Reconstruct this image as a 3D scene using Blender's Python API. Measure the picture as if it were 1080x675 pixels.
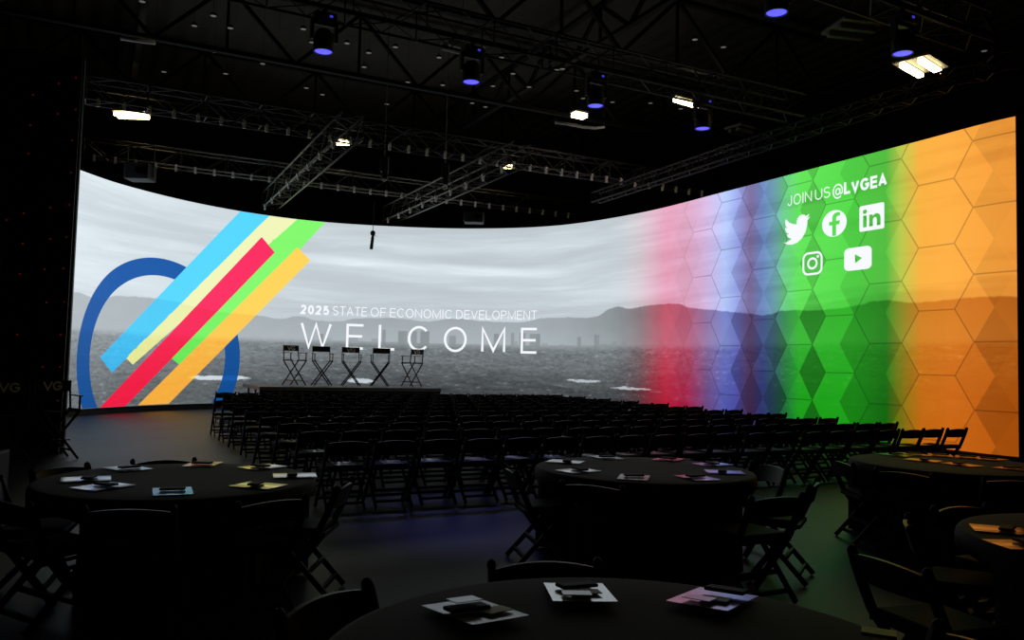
import bpy, bmesh, math, random
from mathutils import Vector, Matrix
from mathutils.geometry import tessellate_polygon

# ------------------------------------------------------------------ scene, camera, exposure
S = bpy.context.scene
COL = S.collection
for o in list(bpy.data.objects):
    bpy.data.objects.remove(o)
PI = math.pi
R_ = math.radians
W0, H0, FPX = 1080.0, 675.0, 862.0
PITCH, ROLL, EYE = 0.0558, 0.0245, 1.60

cam_d = bpy.data.cameras.new('camera')
cam = bpy.data.objects.new('camera', cam_d)
COL.objects.link(cam)
cam_d.sensor_fit = 'HORIZONTAL'
cam_d.sensor_width = 36.0
cam_d.lens = FPX / W0 * 36.0
cam_d.clip_start = 0.05
cam_d.clip_end = 200
cam.matrix_world = (Matrix.Translation((0, 0, EYE)) @ Matrix.Rotation(PI / 2 + PITCH, 4, 'X')
                    @ Matrix.Rotation(ROLL, 4, 'Z'))
S.camera = cam

S.view_settings.view_transform = 'Standard'
S.view_settings.look = 'None'
S.view_settings.exposure = 0.0
S.view_settings.gamma = 1.0
S.view_settings.use_curve_mapping = False
try:
    S.cycles.use_denoising = True
    S.cycles.denoiser = 'OPENIMAGEDENOISE'
    S.cycles.max_bounces = 6
    S.cycles.diffuse_bounces = 3
    S.cycles.glossy_bounces = 3
    S.cycles.sample_clamp_indirect = 4.0
    S.cycles.caustics_reflective = False
except Exception:
    pass

world = bpy.data.worlds.new('hall_air')
S.world = world
world.use_nodes = True
world.node_tree.nodes['Background'].inputs[0].default_value = (0.5, 0.55, 0.7, 1)
world.node_tree.nodes['Background'].inputs[1].default_value = 0.001

LAMP_POWER = 14.0          # emission of the hall's warm high-bay lamps
SCREEN_GAIN = 1.0          # emission of the LED wall


def ray(px, py):
    x = (px - W0 / 2) / FPX
    y = -(py - H0 / 2) / FPX
    c, s = math.cos(ROLL), math.sin(ROLL)
    X, Y = c * x - s * y, s * x + c * y
    return Vector((X, math.cos(PITCH) - Y * math.sin(PITCH), math.sin(PITCH) + Y * math.cos(PITCH)))


def at_z(px, py, z):
    d = ray(px, py)
    t = (z - EYE) / d.z
    return Vector((d.x * t, d.y * t, z))


def at_y(px, py, y):
    d = ray(px, py)
    t = y / d.y
    return Vector((d.x * t, y, EYE + d.z * t))


# ------------------------------------------------------------------ colour and node helpers
def lin(c):
    def f(v):
        v = v / 255.0
        return v / 12.92 if v <= 0.04045 else ((v + 0.055) / 1.055) ** 2.4
    return (f(c[0]), f(c[1]), f(c[2]), 1.0)


class NT:
    """small helper that writes node trees as expressions"""
    def __init__(s, tree):
        s.t = tree

    def n(s, kind, **kw):
        nd = s.t.nodes.new(kind)
        for k, v in kw.items():
            setattr(nd, k, v)
        return nd

    def put(s, sock, v):
        if isinstance(v, bpy.types.NodeSocket):
            s.t.links.new(v, sock)
        else:
            sock.default_value = v

    def m(s, op, *a, clamp=False):
        nd = s.n('ShaderNodeMath', operation=op)
        nd.use_clamp = clamp
        for i, v in enumerate(a):
            s.put(nd.inputs[i], v)
        return nd.outputs[0]

    def add(s, a, b): return s.m('ADD', a, b)
    def sub(s, a, b): return s.m('SUBTRACT', a, b)
    def mul(s, a, b): return s.m('MULTIPLY', a, b)

    def step(s, v, lo, hi, out0=0.0, out1=1.0):
        nd = s.n('ShaderNodeMapRange', interpolation_type='SMOOTHSTEP')
        s.put(nd.inputs[0], v)
        for i, q in enumerate((lo, hi, out0, out1)):
            s.put(nd.inputs[i + 1], q)
        return nd.outputs[0]

    def vec(s, x, y, z=0.0):
        nd = s.n('ShaderNodeCombineXYZ')
        for i, v in enumerate((x, y, z)):
            s.put(nd.inputs[i], v)
        return nd.outputs[0]

    def noise(s, vec, scale, detail=3.0, rough=0.5):
        nd = s.n('ShaderNodeTexNoise')
        s.put(nd.inputs['Vector'], vec)
        nd.inputs['Scale'].default_value = scale
        nd.inputs['Detail'].default_value = detail
        nd.inputs['Roughness'].default_value = rough
        return nd.outputs['Fac']

    def white(s, vec):
        nd = s.n('ShaderNodeTexWhiteNoise', noise_dimensions='3D')
        s.put(nd.inputs['Vector'], vec)
        return nd.outputs['Value']

    def ramp(s, fac, stops, interp='LINEAR'):
        nd = s.n('ShaderNodeValToRGB')
        cr = nd.color_ramp
        cr.interpolation = interp
        while len(cr.elements) < len(stops):
            cr.elements.new(0.5)
        for e, (p, c) in zip(cr.elements, stops):
            e.position = p
            e.color = c
        s.put(nd.inputs[0], fac)
        return nd.outputs[0]

    def mix(s, f, a, b, blend='MIX'):
        nd = s.n('ShaderNodeMix', data_type='RGBA', blend_type=blend)
        s.put(nd.inputs[0], f)
        s.put(nd.inputs[6], a)
        s.put(nd.inputs[7], b)
        return nd.outputs[2]


def new_mat(name):
    m = bpy.data.materials.new(name)
    m.use_nodes = True
    return m, NT(m.node_tree), m.node_tree.nodes['Principled BSDF']


def mat(name, col, rough=0.5, metal=0.0, spec=0.5, vary=0.15, scale=8.0, bump=0.0, coat=0.0, sheen=0.0):
    """plain surface with a little procedural variation"""
    m, k, b = new_mat(name)
    tc = k.n('ShaderNodeTexCoord')
    f = k.noise(tc.outputs['Object'], scale, 4.0)
    c = col if len(col) == 4 else (*col, 1)
    dark = tuple(v * (1 - vary) for v in c[:3]) + (1,)
    lite = tuple(min(1, v * (1 + vary)) for v in c[:3]) + (1,)
    k.t.links.new(k.mix(f, dark, lite), b.inputs['Base Color'])
    b.inputs['Roughness'].default_value = rough
    b.inputs['Metallic'].default_value = metal
    b.inputs['Specular IOR Level'].default_value = spec
    b.inputs['Coat Weight'].default_value = coat
    b.inputs['Coat Roughness'].default_value = 0.12
    b.inputs['Sheen Weight'].default_value = sheen
    b.inputs['Sheen Roughness'].default_value = 0.4
    if bump:
        nd = k.n('ShaderNodeBump')
        nd.inputs['Strength'].default_value = bump
        k.t.links.new(k.noise(tc.outputs['Object'], scale * 12, 3.0), nd.inputs['Height'])
        k.t.links.new(nd.outputs[0], b.inputs['Normal'])
    return m


def glow(name, col, strength):
    m, k, b = new_mat(name)
    b.inputs['Base Color'].default_value = (0.02, 0.02, 0.02, 1)
    b.inputs['Emission Color'].default_value = col
    b.inputs['Emission Strength'].default_value = strength
    return m


# ------------------------------------------------------------------ mesh helpers
def obj(name, bm, material, parent=None, smooth=False, loc=None):
    me = bpy.data.meshes.new(name)
    bm.normal_update()
    bm.to_mesh(me)
    bm.free()
    me.materials.append(material)
    if smooth:
        me.polygons.foreach_set('use_smooth', [True] * len(me.polygons))
    o = bpy.data.objects.new(name, me)
    COL.objects.link(o)
    if parent is not None:
        o.parent = parent
    if loc is not None:
        o.location = loc
    return o


def tag(o, label=None, cat=None, group=None, kind=None):
    if label: o['label'] = label
    if cat: o['category'] = cat
    if group: o['group'] = group
    if kind: o['kind'] = kind
    return o


def empty(name, loc, rz=0.0, label=None, cat=None, group=None):
    o = bpy.data.objects.new(name, None)
    o.empty_display_size = 0.2
    COL.objects.link(o)
    o.location = loc
    o.rotation_euler = (0, 0, rz)
    return tag(o, label, cat, group)


def kids(o):
    return [c for c in bpy.data.objects if c.parent == o]


KID = {}


def dup(root, loc, rz, label, group=None):
    """a copy of a thing with copies of its parts and sub-parts"""
    if root.name not in KID:
        KID[root.name] = [(c, kids(c)) for c in kids(root)]
    r = root.copy()
    COL.objects.link(r)
    r.location = loc
    r.rotation_euler = (0, 0, rz)
    r['label'] = label
    if group: r['group'] = group
    for c, gs in KID[root.name]:
        d = c.copy()
        COL.objects.link(d)
        d.parent = r
        for g in gs:
            e = g.copy()
            COL.objects.link(e)
            e.parent = d
    return r


def box(bm, c, s, rot=None, bev=0.0):
    m = Matrix.Translation(c)
    if rot is not None:
        m = m @ rot
    r = bmesh.ops.create_cube(bm, size=1.0, matrix=m @ Matrix.Diagonal((s[0], s[1], s[2], 1)))
    if bev:
        ed = list({e for v in r['verts'] for e in v.link_edges})
        bmesh.ops.bevel(bm, geom=ed, offset=bev, segments=2, affect='EDGES', profile=0.6)
    return bm


def bar(bm, a, b, w, t=None, side=Vector((1, 0, 0)), bev=0.0):
    """rectangular bar from a to b, w wide along side, t thick"""
    a, b = Vector(a), Vector(b)
    t = t or w
    z = (b - a)
    L = z.length
    z.normalize()
    x = side - side.dot(z) * z
    if x.length < 1e-4:
        x = Vector((0, 1, 0)) - z.y * z
    x.normalize()
    y = z.cross(x)
    m = Matrix((x, y, z)).transposed().to_4x4()
    return box(bm, (a + b) / 2, (w, t, L), m, bev)


def tube(bm, pts, r, n=8, cap=True):
    """round tube through points; r a number or one per point"""
    pts = [Vector(p) for p in pts]
    rs = r if isinstance(r, (list, tuple)) else [r] * len(pts)
    rings = []
    prev = None
    for i, p in enumerate(pts):
        d = (pts[min(i + 1, len(pts) - 1)] - pts[max(i - 1, 0)]).normalized()
        if prev is None:
            x = d.orthogonal().normalized()
        else:
            x = (prev - prev.dot(d) * d).normalized()
        prev = x
        y = d.cross(x)
        rings.append([bm.verts.new(p + (x * math.cos(2 * PI * k / n) + y * math.sin(2 * PI * k / n)) * rs[i]) for k in range(n)])
    for a, b in zip(rings, rings[1:]):
        for k in range(n):
            bm.faces.new((a[k], a[(k + 1) % n], b[(k + 1) % n], b[k]))
    if cap:
        bm.faces.new(rings[0][::-1])
        bm.faces.new(rings[-1])
    return bm


def lathe(bm, prof, n=32, c=(0, 0, 0)):
    c = Vector(c)
    rings = [[bm.verts.new(c + Vector((r * math.cos(2 * PI * k / n), r * math.sin(2 * PI * k / n), z))) for k in range(n)] for r, z in prof]
    for a, b in zip(rings, rings[1:]):
        for k in range(n):
            bm.faces.new((a[k], a[(k + 1) % n], b[(k + 1) % n], b[k]))
    if prof[0][0] > 1e-6: bm.faces.new(rings[0][::-1])
    if prof[-1][0] > 1e-6: bm.faces.new(rings[-1])
    bmesh.ops.remove_doubles(bm, verts=bm.verts[:], dist=1e-6)
    return bm


def B():
    return bmesh.new()


# ------------------------------------------------------------------ materials
M_floor, k, b = new_mat('polished_concrete')
tc = k.n('ShaderNodeTexCoord')
f1 = k.noise(tc.outputs['Object'], 0.7, 5.0, 0.6)
f2 = k.noise(tc.outputs['Object'], 22.0, 3.0)
k.t.links.new(k.mix(k.add(k.mul(f1, 0.7), k.mul(f2, 0.3)), (0.005, 0.0047, 0.004, 1), (0.012, 0.011, 0.0095, 1)), b.inputs['Base Color'])
k.t.links.new(k.add(0.46, k.mul(f1, 0.08)), b.inputs['Roughness'])
b.inputs['Specular IOR Level'].default_value = 0.42

M_wall = mat('black_drape', (0.012, 0.011, 0.012), 0.9)
M_deck = mat('dark_roof_deck', (0.060, 0.055, 0.046), 0.85, spec=0.1)
nt_ = NT(M_deck.node_tree)
tc_ = nt_.n('ShaderNodeTexCoord'); mp_ = nt_.n('ShaderNodeMapping'); mp_.inputs['Rotation'].default_value = (0, 0, R_(-27)); nt_.t.links.new(tc_.outputs['Object'], mp_.inputs[0])
wv_ = nt_.n('ShaderNodeTexWave'); wv_.inputs['Scale'].default_value = 0.55; nt_.t.links.new(mp_.outputs[0], wv_.inputs[0])
bp_ = nt_.n('ShaderNodeBump'); bp_.inputs['Strength'].default_value = 0.8; bp_.inputs['Distance'].default_value = 0.05
nt_.t.links.new(wv_.outputs['Fac'], bp_.inputs['Height']); nt_.t.links.new(bp_.outputs[0], M_deck.node_tree.nodes['Principled BSDF'].inputs['Normal'])
M_joist = mat('black_painted_steel', (0.006, 0.006, 0.006), 0.75, spec=0.15)
M_alu = mat('dull_aluminium', (0.20, 0.19, 0.175), 0.5, metal=0.55)
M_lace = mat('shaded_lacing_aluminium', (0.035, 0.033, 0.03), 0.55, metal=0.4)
M_blacktruss = mat('black_truss_paint', (0.010, 0.010, 0.010), 0.6, spec=0.2)
M_dimalu = mat('dimmed_aluminium', (0.035, 0.033, 0.03), 0.55, metal=0.4)  # aluminium with the dimness of the unlit truss put into its colour
M_clamp = mat('bright_coupler_metal', (0.92, 0.91, 0.88), 0.6)
M_resin = mat('black_chair_resin', (0.005, 0.0046, 0.0042), 0.5, spec=0.12)
M_gloss = mat('glossy_black_chair_back', (0.005, 0.0046, 0.0042), 0.4, spec=0.2)
M_pad = mat('black_vinyl_pad', (0.005, 0.005, 0.005), 0.65, spec=0.08, bump=0.05)
M_cloth = mat('black_table_linen', (0.0055, 0.005, 0.0038), 0.75, spec=0.2, bump=0.08, scale=20, sheen=0.05)
M_ply = mat('plywood_edge', (0.2, 0.13, 0.07), 0.6)
M_black = mat('matt_black', (0.008, 0.008, 0.008), 0.6)
M_canvas = mat('black_canvas', (0.01, 0.01, 0.011), 0.85, bump=0.05)
M_dwood = mat('black_stained_wood', (0.012, 0.01, 0.008), 0.45)
M_logo = mat('cream_print', (0.9, 0.85, 0.72), 0.7)
M_stage = mat('grey_stage_deck', (0.12, 0.12, 0.12), 0.5)
M_skirt = mat('stage_skirt', (0.01, 0.011, 0.01), 0.85)
M_cabinet = mat('led_cabinet_black', (0.012, 0.012, 0.013), 0.55)
M_warm = glow('warm_lamp', (1.0, 0.78, 0.38, 1), LAMP_POWER)
M_blue = glow('blue_lens', (0.055, 0.05, 1.0, 1), 2.6)
M_blueled = glow('blue_indicator', (0.08, 0.08, 1.0, 1), 0.5)
M_red = glow('red_status_light', (1.0, 0.06, 0.02, 1), 0.06)
M_green = glow('green_power_light', (0.05, 1.0, 0.2, 1), 1.6)
M_dimlamp = glow('dim_downlight', (1.0, 0.95, 0.85, 1), 0.10)
M_unlit = mat('unlit_lamp_lens', (0.14, 0.15, 0.13), 0.5)
M_housing = mat('lamp_housing_white', (0.18, 0.17, 0.15), 0.5)
M_card = mat('white_card', (0.8, 0.81, 0.83), 0.35, coat=0.4)
M_note = mat('yellow_card', (0.72, 0.62, 0.10), 0.5, spec=0.3)
M_pouch = mat('black_pouch', (0.005, 0.005, 0.005), 0.6, spec=0.12)


def brochure_mat(name, pale, mid, deep, acc, ior=2.7):
    """glossy printed cover: pale ground, a dark picture band, a diagonal accent"""
    m, k, b = new_mat(name)
    tc = k.n('ShaderNodeTexCoord')
    sep = k.n('ShaderNodeSeparateXYZ')
    k.t.links.new(tc.outputs['Object'], sep.inputs[0])
    x, y = sep.outputs[0], sep.outputs[1]
    n = k.noise(tc.outputs['Object'], 14.0, 3.0)
    base = k.mix(k.step(k.add(y, k.mul(n, 0.05)), -0.12, 0.15), pale, mid)
    d = k.add(x, k.mul(y, 0.7))
    band = k.mul(k.step(k.add(d, k.mul(n, 0.06)), 0.03, 0.05), k.step(d, 0.12, 0.10))
    c = k.mix(band, base, deep)
    a2 = k.mul(k.step(d, -0.13, -0.11), k.step(d, -0.07, -0.09))
    c = k.mix(a2, c, acc)
    k.t.links.new(c, b.inputs['Base Color'])
    b.inputs['Roughness'].default_value = 0.3
    b.inputs['Specular IOR Level'].default_value = 0.7
    b.inputs['Coat Weight'].default_value = 1.0
    b.inputs['Coat Roughness'].default_value = 0.10
    b.inputs['Coat IOR'].default_value = ior
    return m


M_bro = brochure_mat('white_brochure_print', lin((238, 238, 240)), lin((222, 222, 228)), lin((150, 150, 175)), lin((225, 195, 90)))
M_bro_y = brochure_mat('yellow_brochure_print', lin((235, 225, 130)), lin((215, 220, 170)), lin((205, 190, 60)), lin((170, 190, 80)))
M_bro_d = brochure_mat('dark_picture_brochure_print', lin((235, 235, 238)), lin((70, 60, 80)), lin((40, 20, 70)), lin((225, 190, 40)), 1.35)
M_bro_b = brochure_mat('blue_lit_brochure_print', lin((215, 210, 235)), lin((130, 120, 225)), lin((60, 50, 190)), lin((220, 180, 150)), 1.3)  # printed cover with the blue beam's tint put into its colours
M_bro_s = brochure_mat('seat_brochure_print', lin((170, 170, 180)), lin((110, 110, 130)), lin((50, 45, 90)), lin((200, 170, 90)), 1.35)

# ------------------------------------------------------------------ the LED wall: plan curve and picture
KN = [-.55, -.45, -.35, -.25, -.15, -.05, .05, .15, .25, .35, .45, .56]
RD = [22.579, 25.5372, 27.7609, 29.0083, 29.2513, 29.0066, 28.0, 25.6517, 22.7689, 20.5085, 18.8456, 17.5436]
VT, VB = 4.8546, -1.4299                                  # top and bottom above eye level


def rad(az):
    n = len(KN)
    i = n - 2
    for q in range(n - 1):
        if az < KN[q + 1]:
            i = q
            break
    u = (az - KN[i]) / (KN[i + 1] - KN[i])
    if u < 0: return RD[0] + (RD[1] - RD[0]) * u
    p0, p1, p2, p3 = RD[max(i - 1, 0)], RD[i], RD[i + 1], RD[min(i + 2, n - 1)]
    return .5 * (2 * p1 + (p2 - p0) * u + (2 * p0 - 5 * p1 + 4 * p2 - p3) * u * u + (3 * p1 - p0 - 3 * p2 + p3) * u ** 3)


AZ = [-.6 + .001 * i for i in range(1201)]
PL = [Vector((rad(a) * math.sin(a), rad(a) * math.cos(a))) for a in AZ]
ARC = [0.0]
for a_, b_ in zip(PL, PL[1:]):
    ARC.append(ARC[-1] + (b_ - a_).length)
_u0 = ARC[600]
ARC = [a - _u0 for a in ARC]


def idx(u):
    lo, hi = 0, len(ARC) - 1
    while hi - lo > 1:
        mid = (lo + hi) // 2
        if ARC[mid] <= u: lo = mid
        else: hi = mid
    return lo


def on_screen(u, v, off=0.0):
    """point on the LED wall, off metres out of its face towards the seats"""
    i = idx(u)
    t = (u - ARC[i]) / (ARC[i + 1] - ARC[i])
    p = PL[i].lerp(PL[i + 1], t)
    tg = (PL[min(i + 6, 1200)] - PL[max(i - 6, 0)]).normalized()
    nrm = Vector((tg.y, -tg.x))
    return Vector((p.x + nrm.x * off, p.y + nrm.y * off, EYE + v))


def arc_of(az):
    i = int((az + .6) / .001)
    t = (az + .6) / .001 - i
    return ARC[i] * (1 - t) + ARC[i + 1] * t


UA, UB = arc_of(-.59), arc_of(.5548)


TOWERS = [(-4.57, 0.06, 1.16, 0.66), (-3.91, 0.16, 1.13, 0.66), (-3.51, 0.1, 1.14, 0.66), (-3.13, 0.16, 1.15, 0.66), (-2.14, 0.12, 1.01, 0.66), (-0.56, 0.09, 1.11, 0.66), (0.04, 0.06, 1.15, 0.66), (0.4, 0.11, 1.15, 0.66), (0.88, 0.2, 1.12, 0.66), (2.67, 0.08, 1.02, 0.66), (3.44, 0.11, 1.08, 0.66), (-6.73, 0.07, 0.94, 0.66)]


def city_photo_group():
    """luminance of the black-and-white desert skyline photograph, from the wall's own (u, v) metres"""
    g = bpy.data.node_groups.new('city_photo', 'ShaderNodeTree')
    g.interface.new_socket('L', in_out='OUTPUT', socket_type='NodeSocketFloat')
    k = NT(g)
    out = k.n('NodeGroupOutput')
    uvn = k.n('ShaderNodeUVMap', uv_map='uv')
    sp = k.n('ShaderNodeSeparateXYZ')
    k.t.links.new(uvn.outputs[0], sp.inputs[0])
    u, v = sp.outputs[0], sp.outputs[1]
    t = k.m('DIVIDE', k.sub(u, UA), UB - UA)
    fc = k.n('ShaderNodeFloatCurve')
    k.put(fc.inputs[1], t)
    pts = [(-17.2, 1.58), (-15.5, 1.64), (-14.89, 1.56), (-13.98, 1.70), (-12.6, 1.74), (-11.37, 1.63), (-10.1, 1.50), (-8.98, 1.47), (-8.09, 1.4),
           (-7.54, 1.53), (-6.94, 1.4), (-6.42, 1.39), (-5.6, 1.52), (-4.12, 1.58), (-3.1, 1.5), (-2.1, 1.63), (-1.0, 1.55),
           (0.35, 1.53), (1.11, 1.67), (2.21, 1.68), (3.07, 1.65), (3.68, 1.77), (4.35, 1.96), (4.9, 1.88), (5.6, 1.94), (6.54, 1.95),
           (7.6, 1.78), (8.76, 1.64), (10.06, 1.49), (10.6, 1.43), (11.21, 1.52), (12.2, 1.47), (12.9, 1.49), (13.4, 1.52), (14.01, 1.6), (14.7, 1.51),
           (15.4, 1.51), (16.02, 1.53), (16.85, 1.49)]
    cv = fc.mapping.curves[0]
    while len(cv.points) < len(pts):
        cv.points.new(0.5, 0.5)
    for p, (a, h) in zip(cv.points, pts):
        p.location = (min(1, max(0, (a - UA) / (UB - UA))), (h - 1.0) / 1.4)
    fc.mapping.update()
    ridge = k.add(k.add(1.0, k.mul(fc.outputs[0], 1.4)), k.mul(k.sub(k.noise(k.vec(u, 0.0), 2.6, 4.0, 0.6), 0.5), 0.10))
    leftness = k.step(t, 0.42, 0.0)
    # sky with long streaks of cloud
    warp = k.mul(k.sub(k.noise(k.vec(k.mul(u, 0.10), k.mul(v, 0.5)), 1.0, 2.0), 0.5), 1.2)
    c1 = k.noise(k.vec(k.mul(u, 0.085), k.add(k.mul(v, 1.15), warp)), 1.0, 5.0, 0.55)
    c2 = k.noise(k.vec(k.mul(u, 0.22), k.add(k.mul(v, 3.2), 7.0)), 1.0, 4.0, 0.6)
    cloud = k.add(k.mul(k.step(c1, 0.36, 0.68), 0.16), k.mul(k.step(c2, 0.5, 0.78), 0.10))
    streak = k.mul(k.step(k.m('ABSOLUTE', k.add(k.sub(v, k.add(3.25, k.mul(u, -0.045))), k.mul(k.sub(c2, 0.5), 0.5))), 0.32, 0.0),
                   k.mul(k.step(k.add(u, k.mul(c1, 5.0)), -6.8, -2.0), k.step(u, 3.0, -1.0)))
    sky = k.add(k.add(k.add(0.57, cloud), k.mul(leftness, 0.14)), k.mul(streak, 0.14))
    sky = k.sub(sky, k.mul(k.step(v, 3.0, 1.9), 0.03))
    # hazy ridges
    rightness = k.step(u, 0.5, 5.5)
    hill_lo = k.add(k.add(0.45, k.mul(rightness, -0.13)), k.mul(leftness, 0.05))
    hill_hi = k.add(k.add(0.395, k.mul(rightness, -0.13)), k.mul(leftness, 0.12))
    hn = k.mul(k.sub(k.noise(k.vec(u, k.mul(v, 1.6)), 1.7, 4.0), 0.5), 0.05)
    hill = k.add(k.add(k.step(v, 0.7, 1.7, 0.0, 1.0), 0.0), 0.0)
    hill = k.add(k.add(hill_lo, k.mul(hill, k.sub(hill_hi, hill_lo))), hn)
    # second, nearer and lower ridge
    L = k.m('ADD', sky, k.mul(k.step(k.sub(ridge, v), -0.02, 0.03), k.sub(hill, sky)))
    # towers of the city
    cell = k.m('FLOOR', k.mul(u, 4.4))
    wr = k.white(k.vec(cell, 3.0, 1.0))
    inside = k.mul(k.step(u, -8.0, -5.5), k.step(u, 6.2, 4.0))
    low = k.add(0.72, k.mul(k.m('MAXIMUM', k.sub(wr, 0.55), 0.0), 0.42))
    tw = k.mul(k.mul(k.step(k.sub(low, v), -0.02, 0.02), inside), 0.45)
    for cu, hu, v1, v0 in TOWERS:
        bx = k.mul(k.step(k.m('ABSOLUTE', k.sub(u, cu)), hu + .02, hu - .02), k.step(k.m('ABSOLUTE', k.sub(v, (v0 + v1) / 2)), (v1 - v0) / 2 + .02, (v1 - v0) / 2 - .02))
        tw = k.m('MAXIMUM', tw, k.mul(bx, 0.62))
    L = k.add(L, k.mul(tw, k.sub(k.add(0.20, k.mul(wr, 0.07)), L)))
    # valley floor full of streets and houses
    n1 = k.noise(k.vec(k.mul(u, 2.4), k.mul(v, 9.0)), 1.0, 6.0, 0.72)
    n2 = k.noise(k.vec(k.mul(u, 0.5), k.mul(v, 4.5)), 1.0, 3.0, 0.6)
    dep = k.step(v, -1.1, 0.8)
    wn = k.white(k.vec(k.m('FLOOR', k.mul(u, 8.0)), k.m('FLOOR', k.mul(v, 17.0)), 2.0))
    spk = k.mul(k.mul(k.step(wn, 0.86, 1.0), k.step(n1, 0.42, 0.6)), 0.085)
    n4 = k.noise(k.vec(k.mul(u, 6.0), k.mul(v, 13.0)), 1.0, 4.0, 0.8)
    gr = k.mul(k.add(0.060, k.mul(dep, 0.14)), k.m('MAXIMUM', k.add(k.add(-0.42, k.mul(n1, 1.4)), k.mul(n4, 1.5)), 0.12))
    gr = k.add(gr, spk)
    gr = k.add(gr, k.mul(k.sub(n2, 0.5), 0.14))
    gr = k.add(gr, k.mul(leftness, k.mul(0.16, k.add(n1, k.sub(n4, 0.25)))))
    n3 = k.noise(k.vec(k.add(k.mul(u, 0.42), 3.0), k.mul(v, 5.5)), 1.0, 3.0, 0.55)
    patch = k.mul(k.step(n3, 0.67, 0.74), k.step(v, 0.35, -0.1))
    gr = k.add(gr, k.mul(patch, 0.12))
    for cu, cv_, ru, rv, am in ((-5.3, -0.66, 0.55, 0.10, 0.5), (-10.2, -0.62, 1.2, 0.09, 0.55), (2.9, -0.45, 0.8, 0.05, 0.4), (5.0, -0.62, 1.0, 0.05, 0.4)):
        du = k.m('DIVIDE', k.sub(u, cu), ru)
        dv = k.m('DIVIDE', k.sub(v, k.add(cv_, k.mul(k.sub(n1, 0.5), 0.25))), rv)
        e = k.add(k.mul(du, du), k.mul(dv, dv))
        gr = k.add(gr, k.mul(k.step(e, 1.0, 0.5), am))
    G = k.step(v, 0.78, 0.5)
    L = k.add(L, k.mul(G, k.sub(gr, L)))
    k.t.links.new(k.m('MAXIMUM', L, 0.01), out.inputs[0])
    return g


CITY = city_photo_group()


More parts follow.
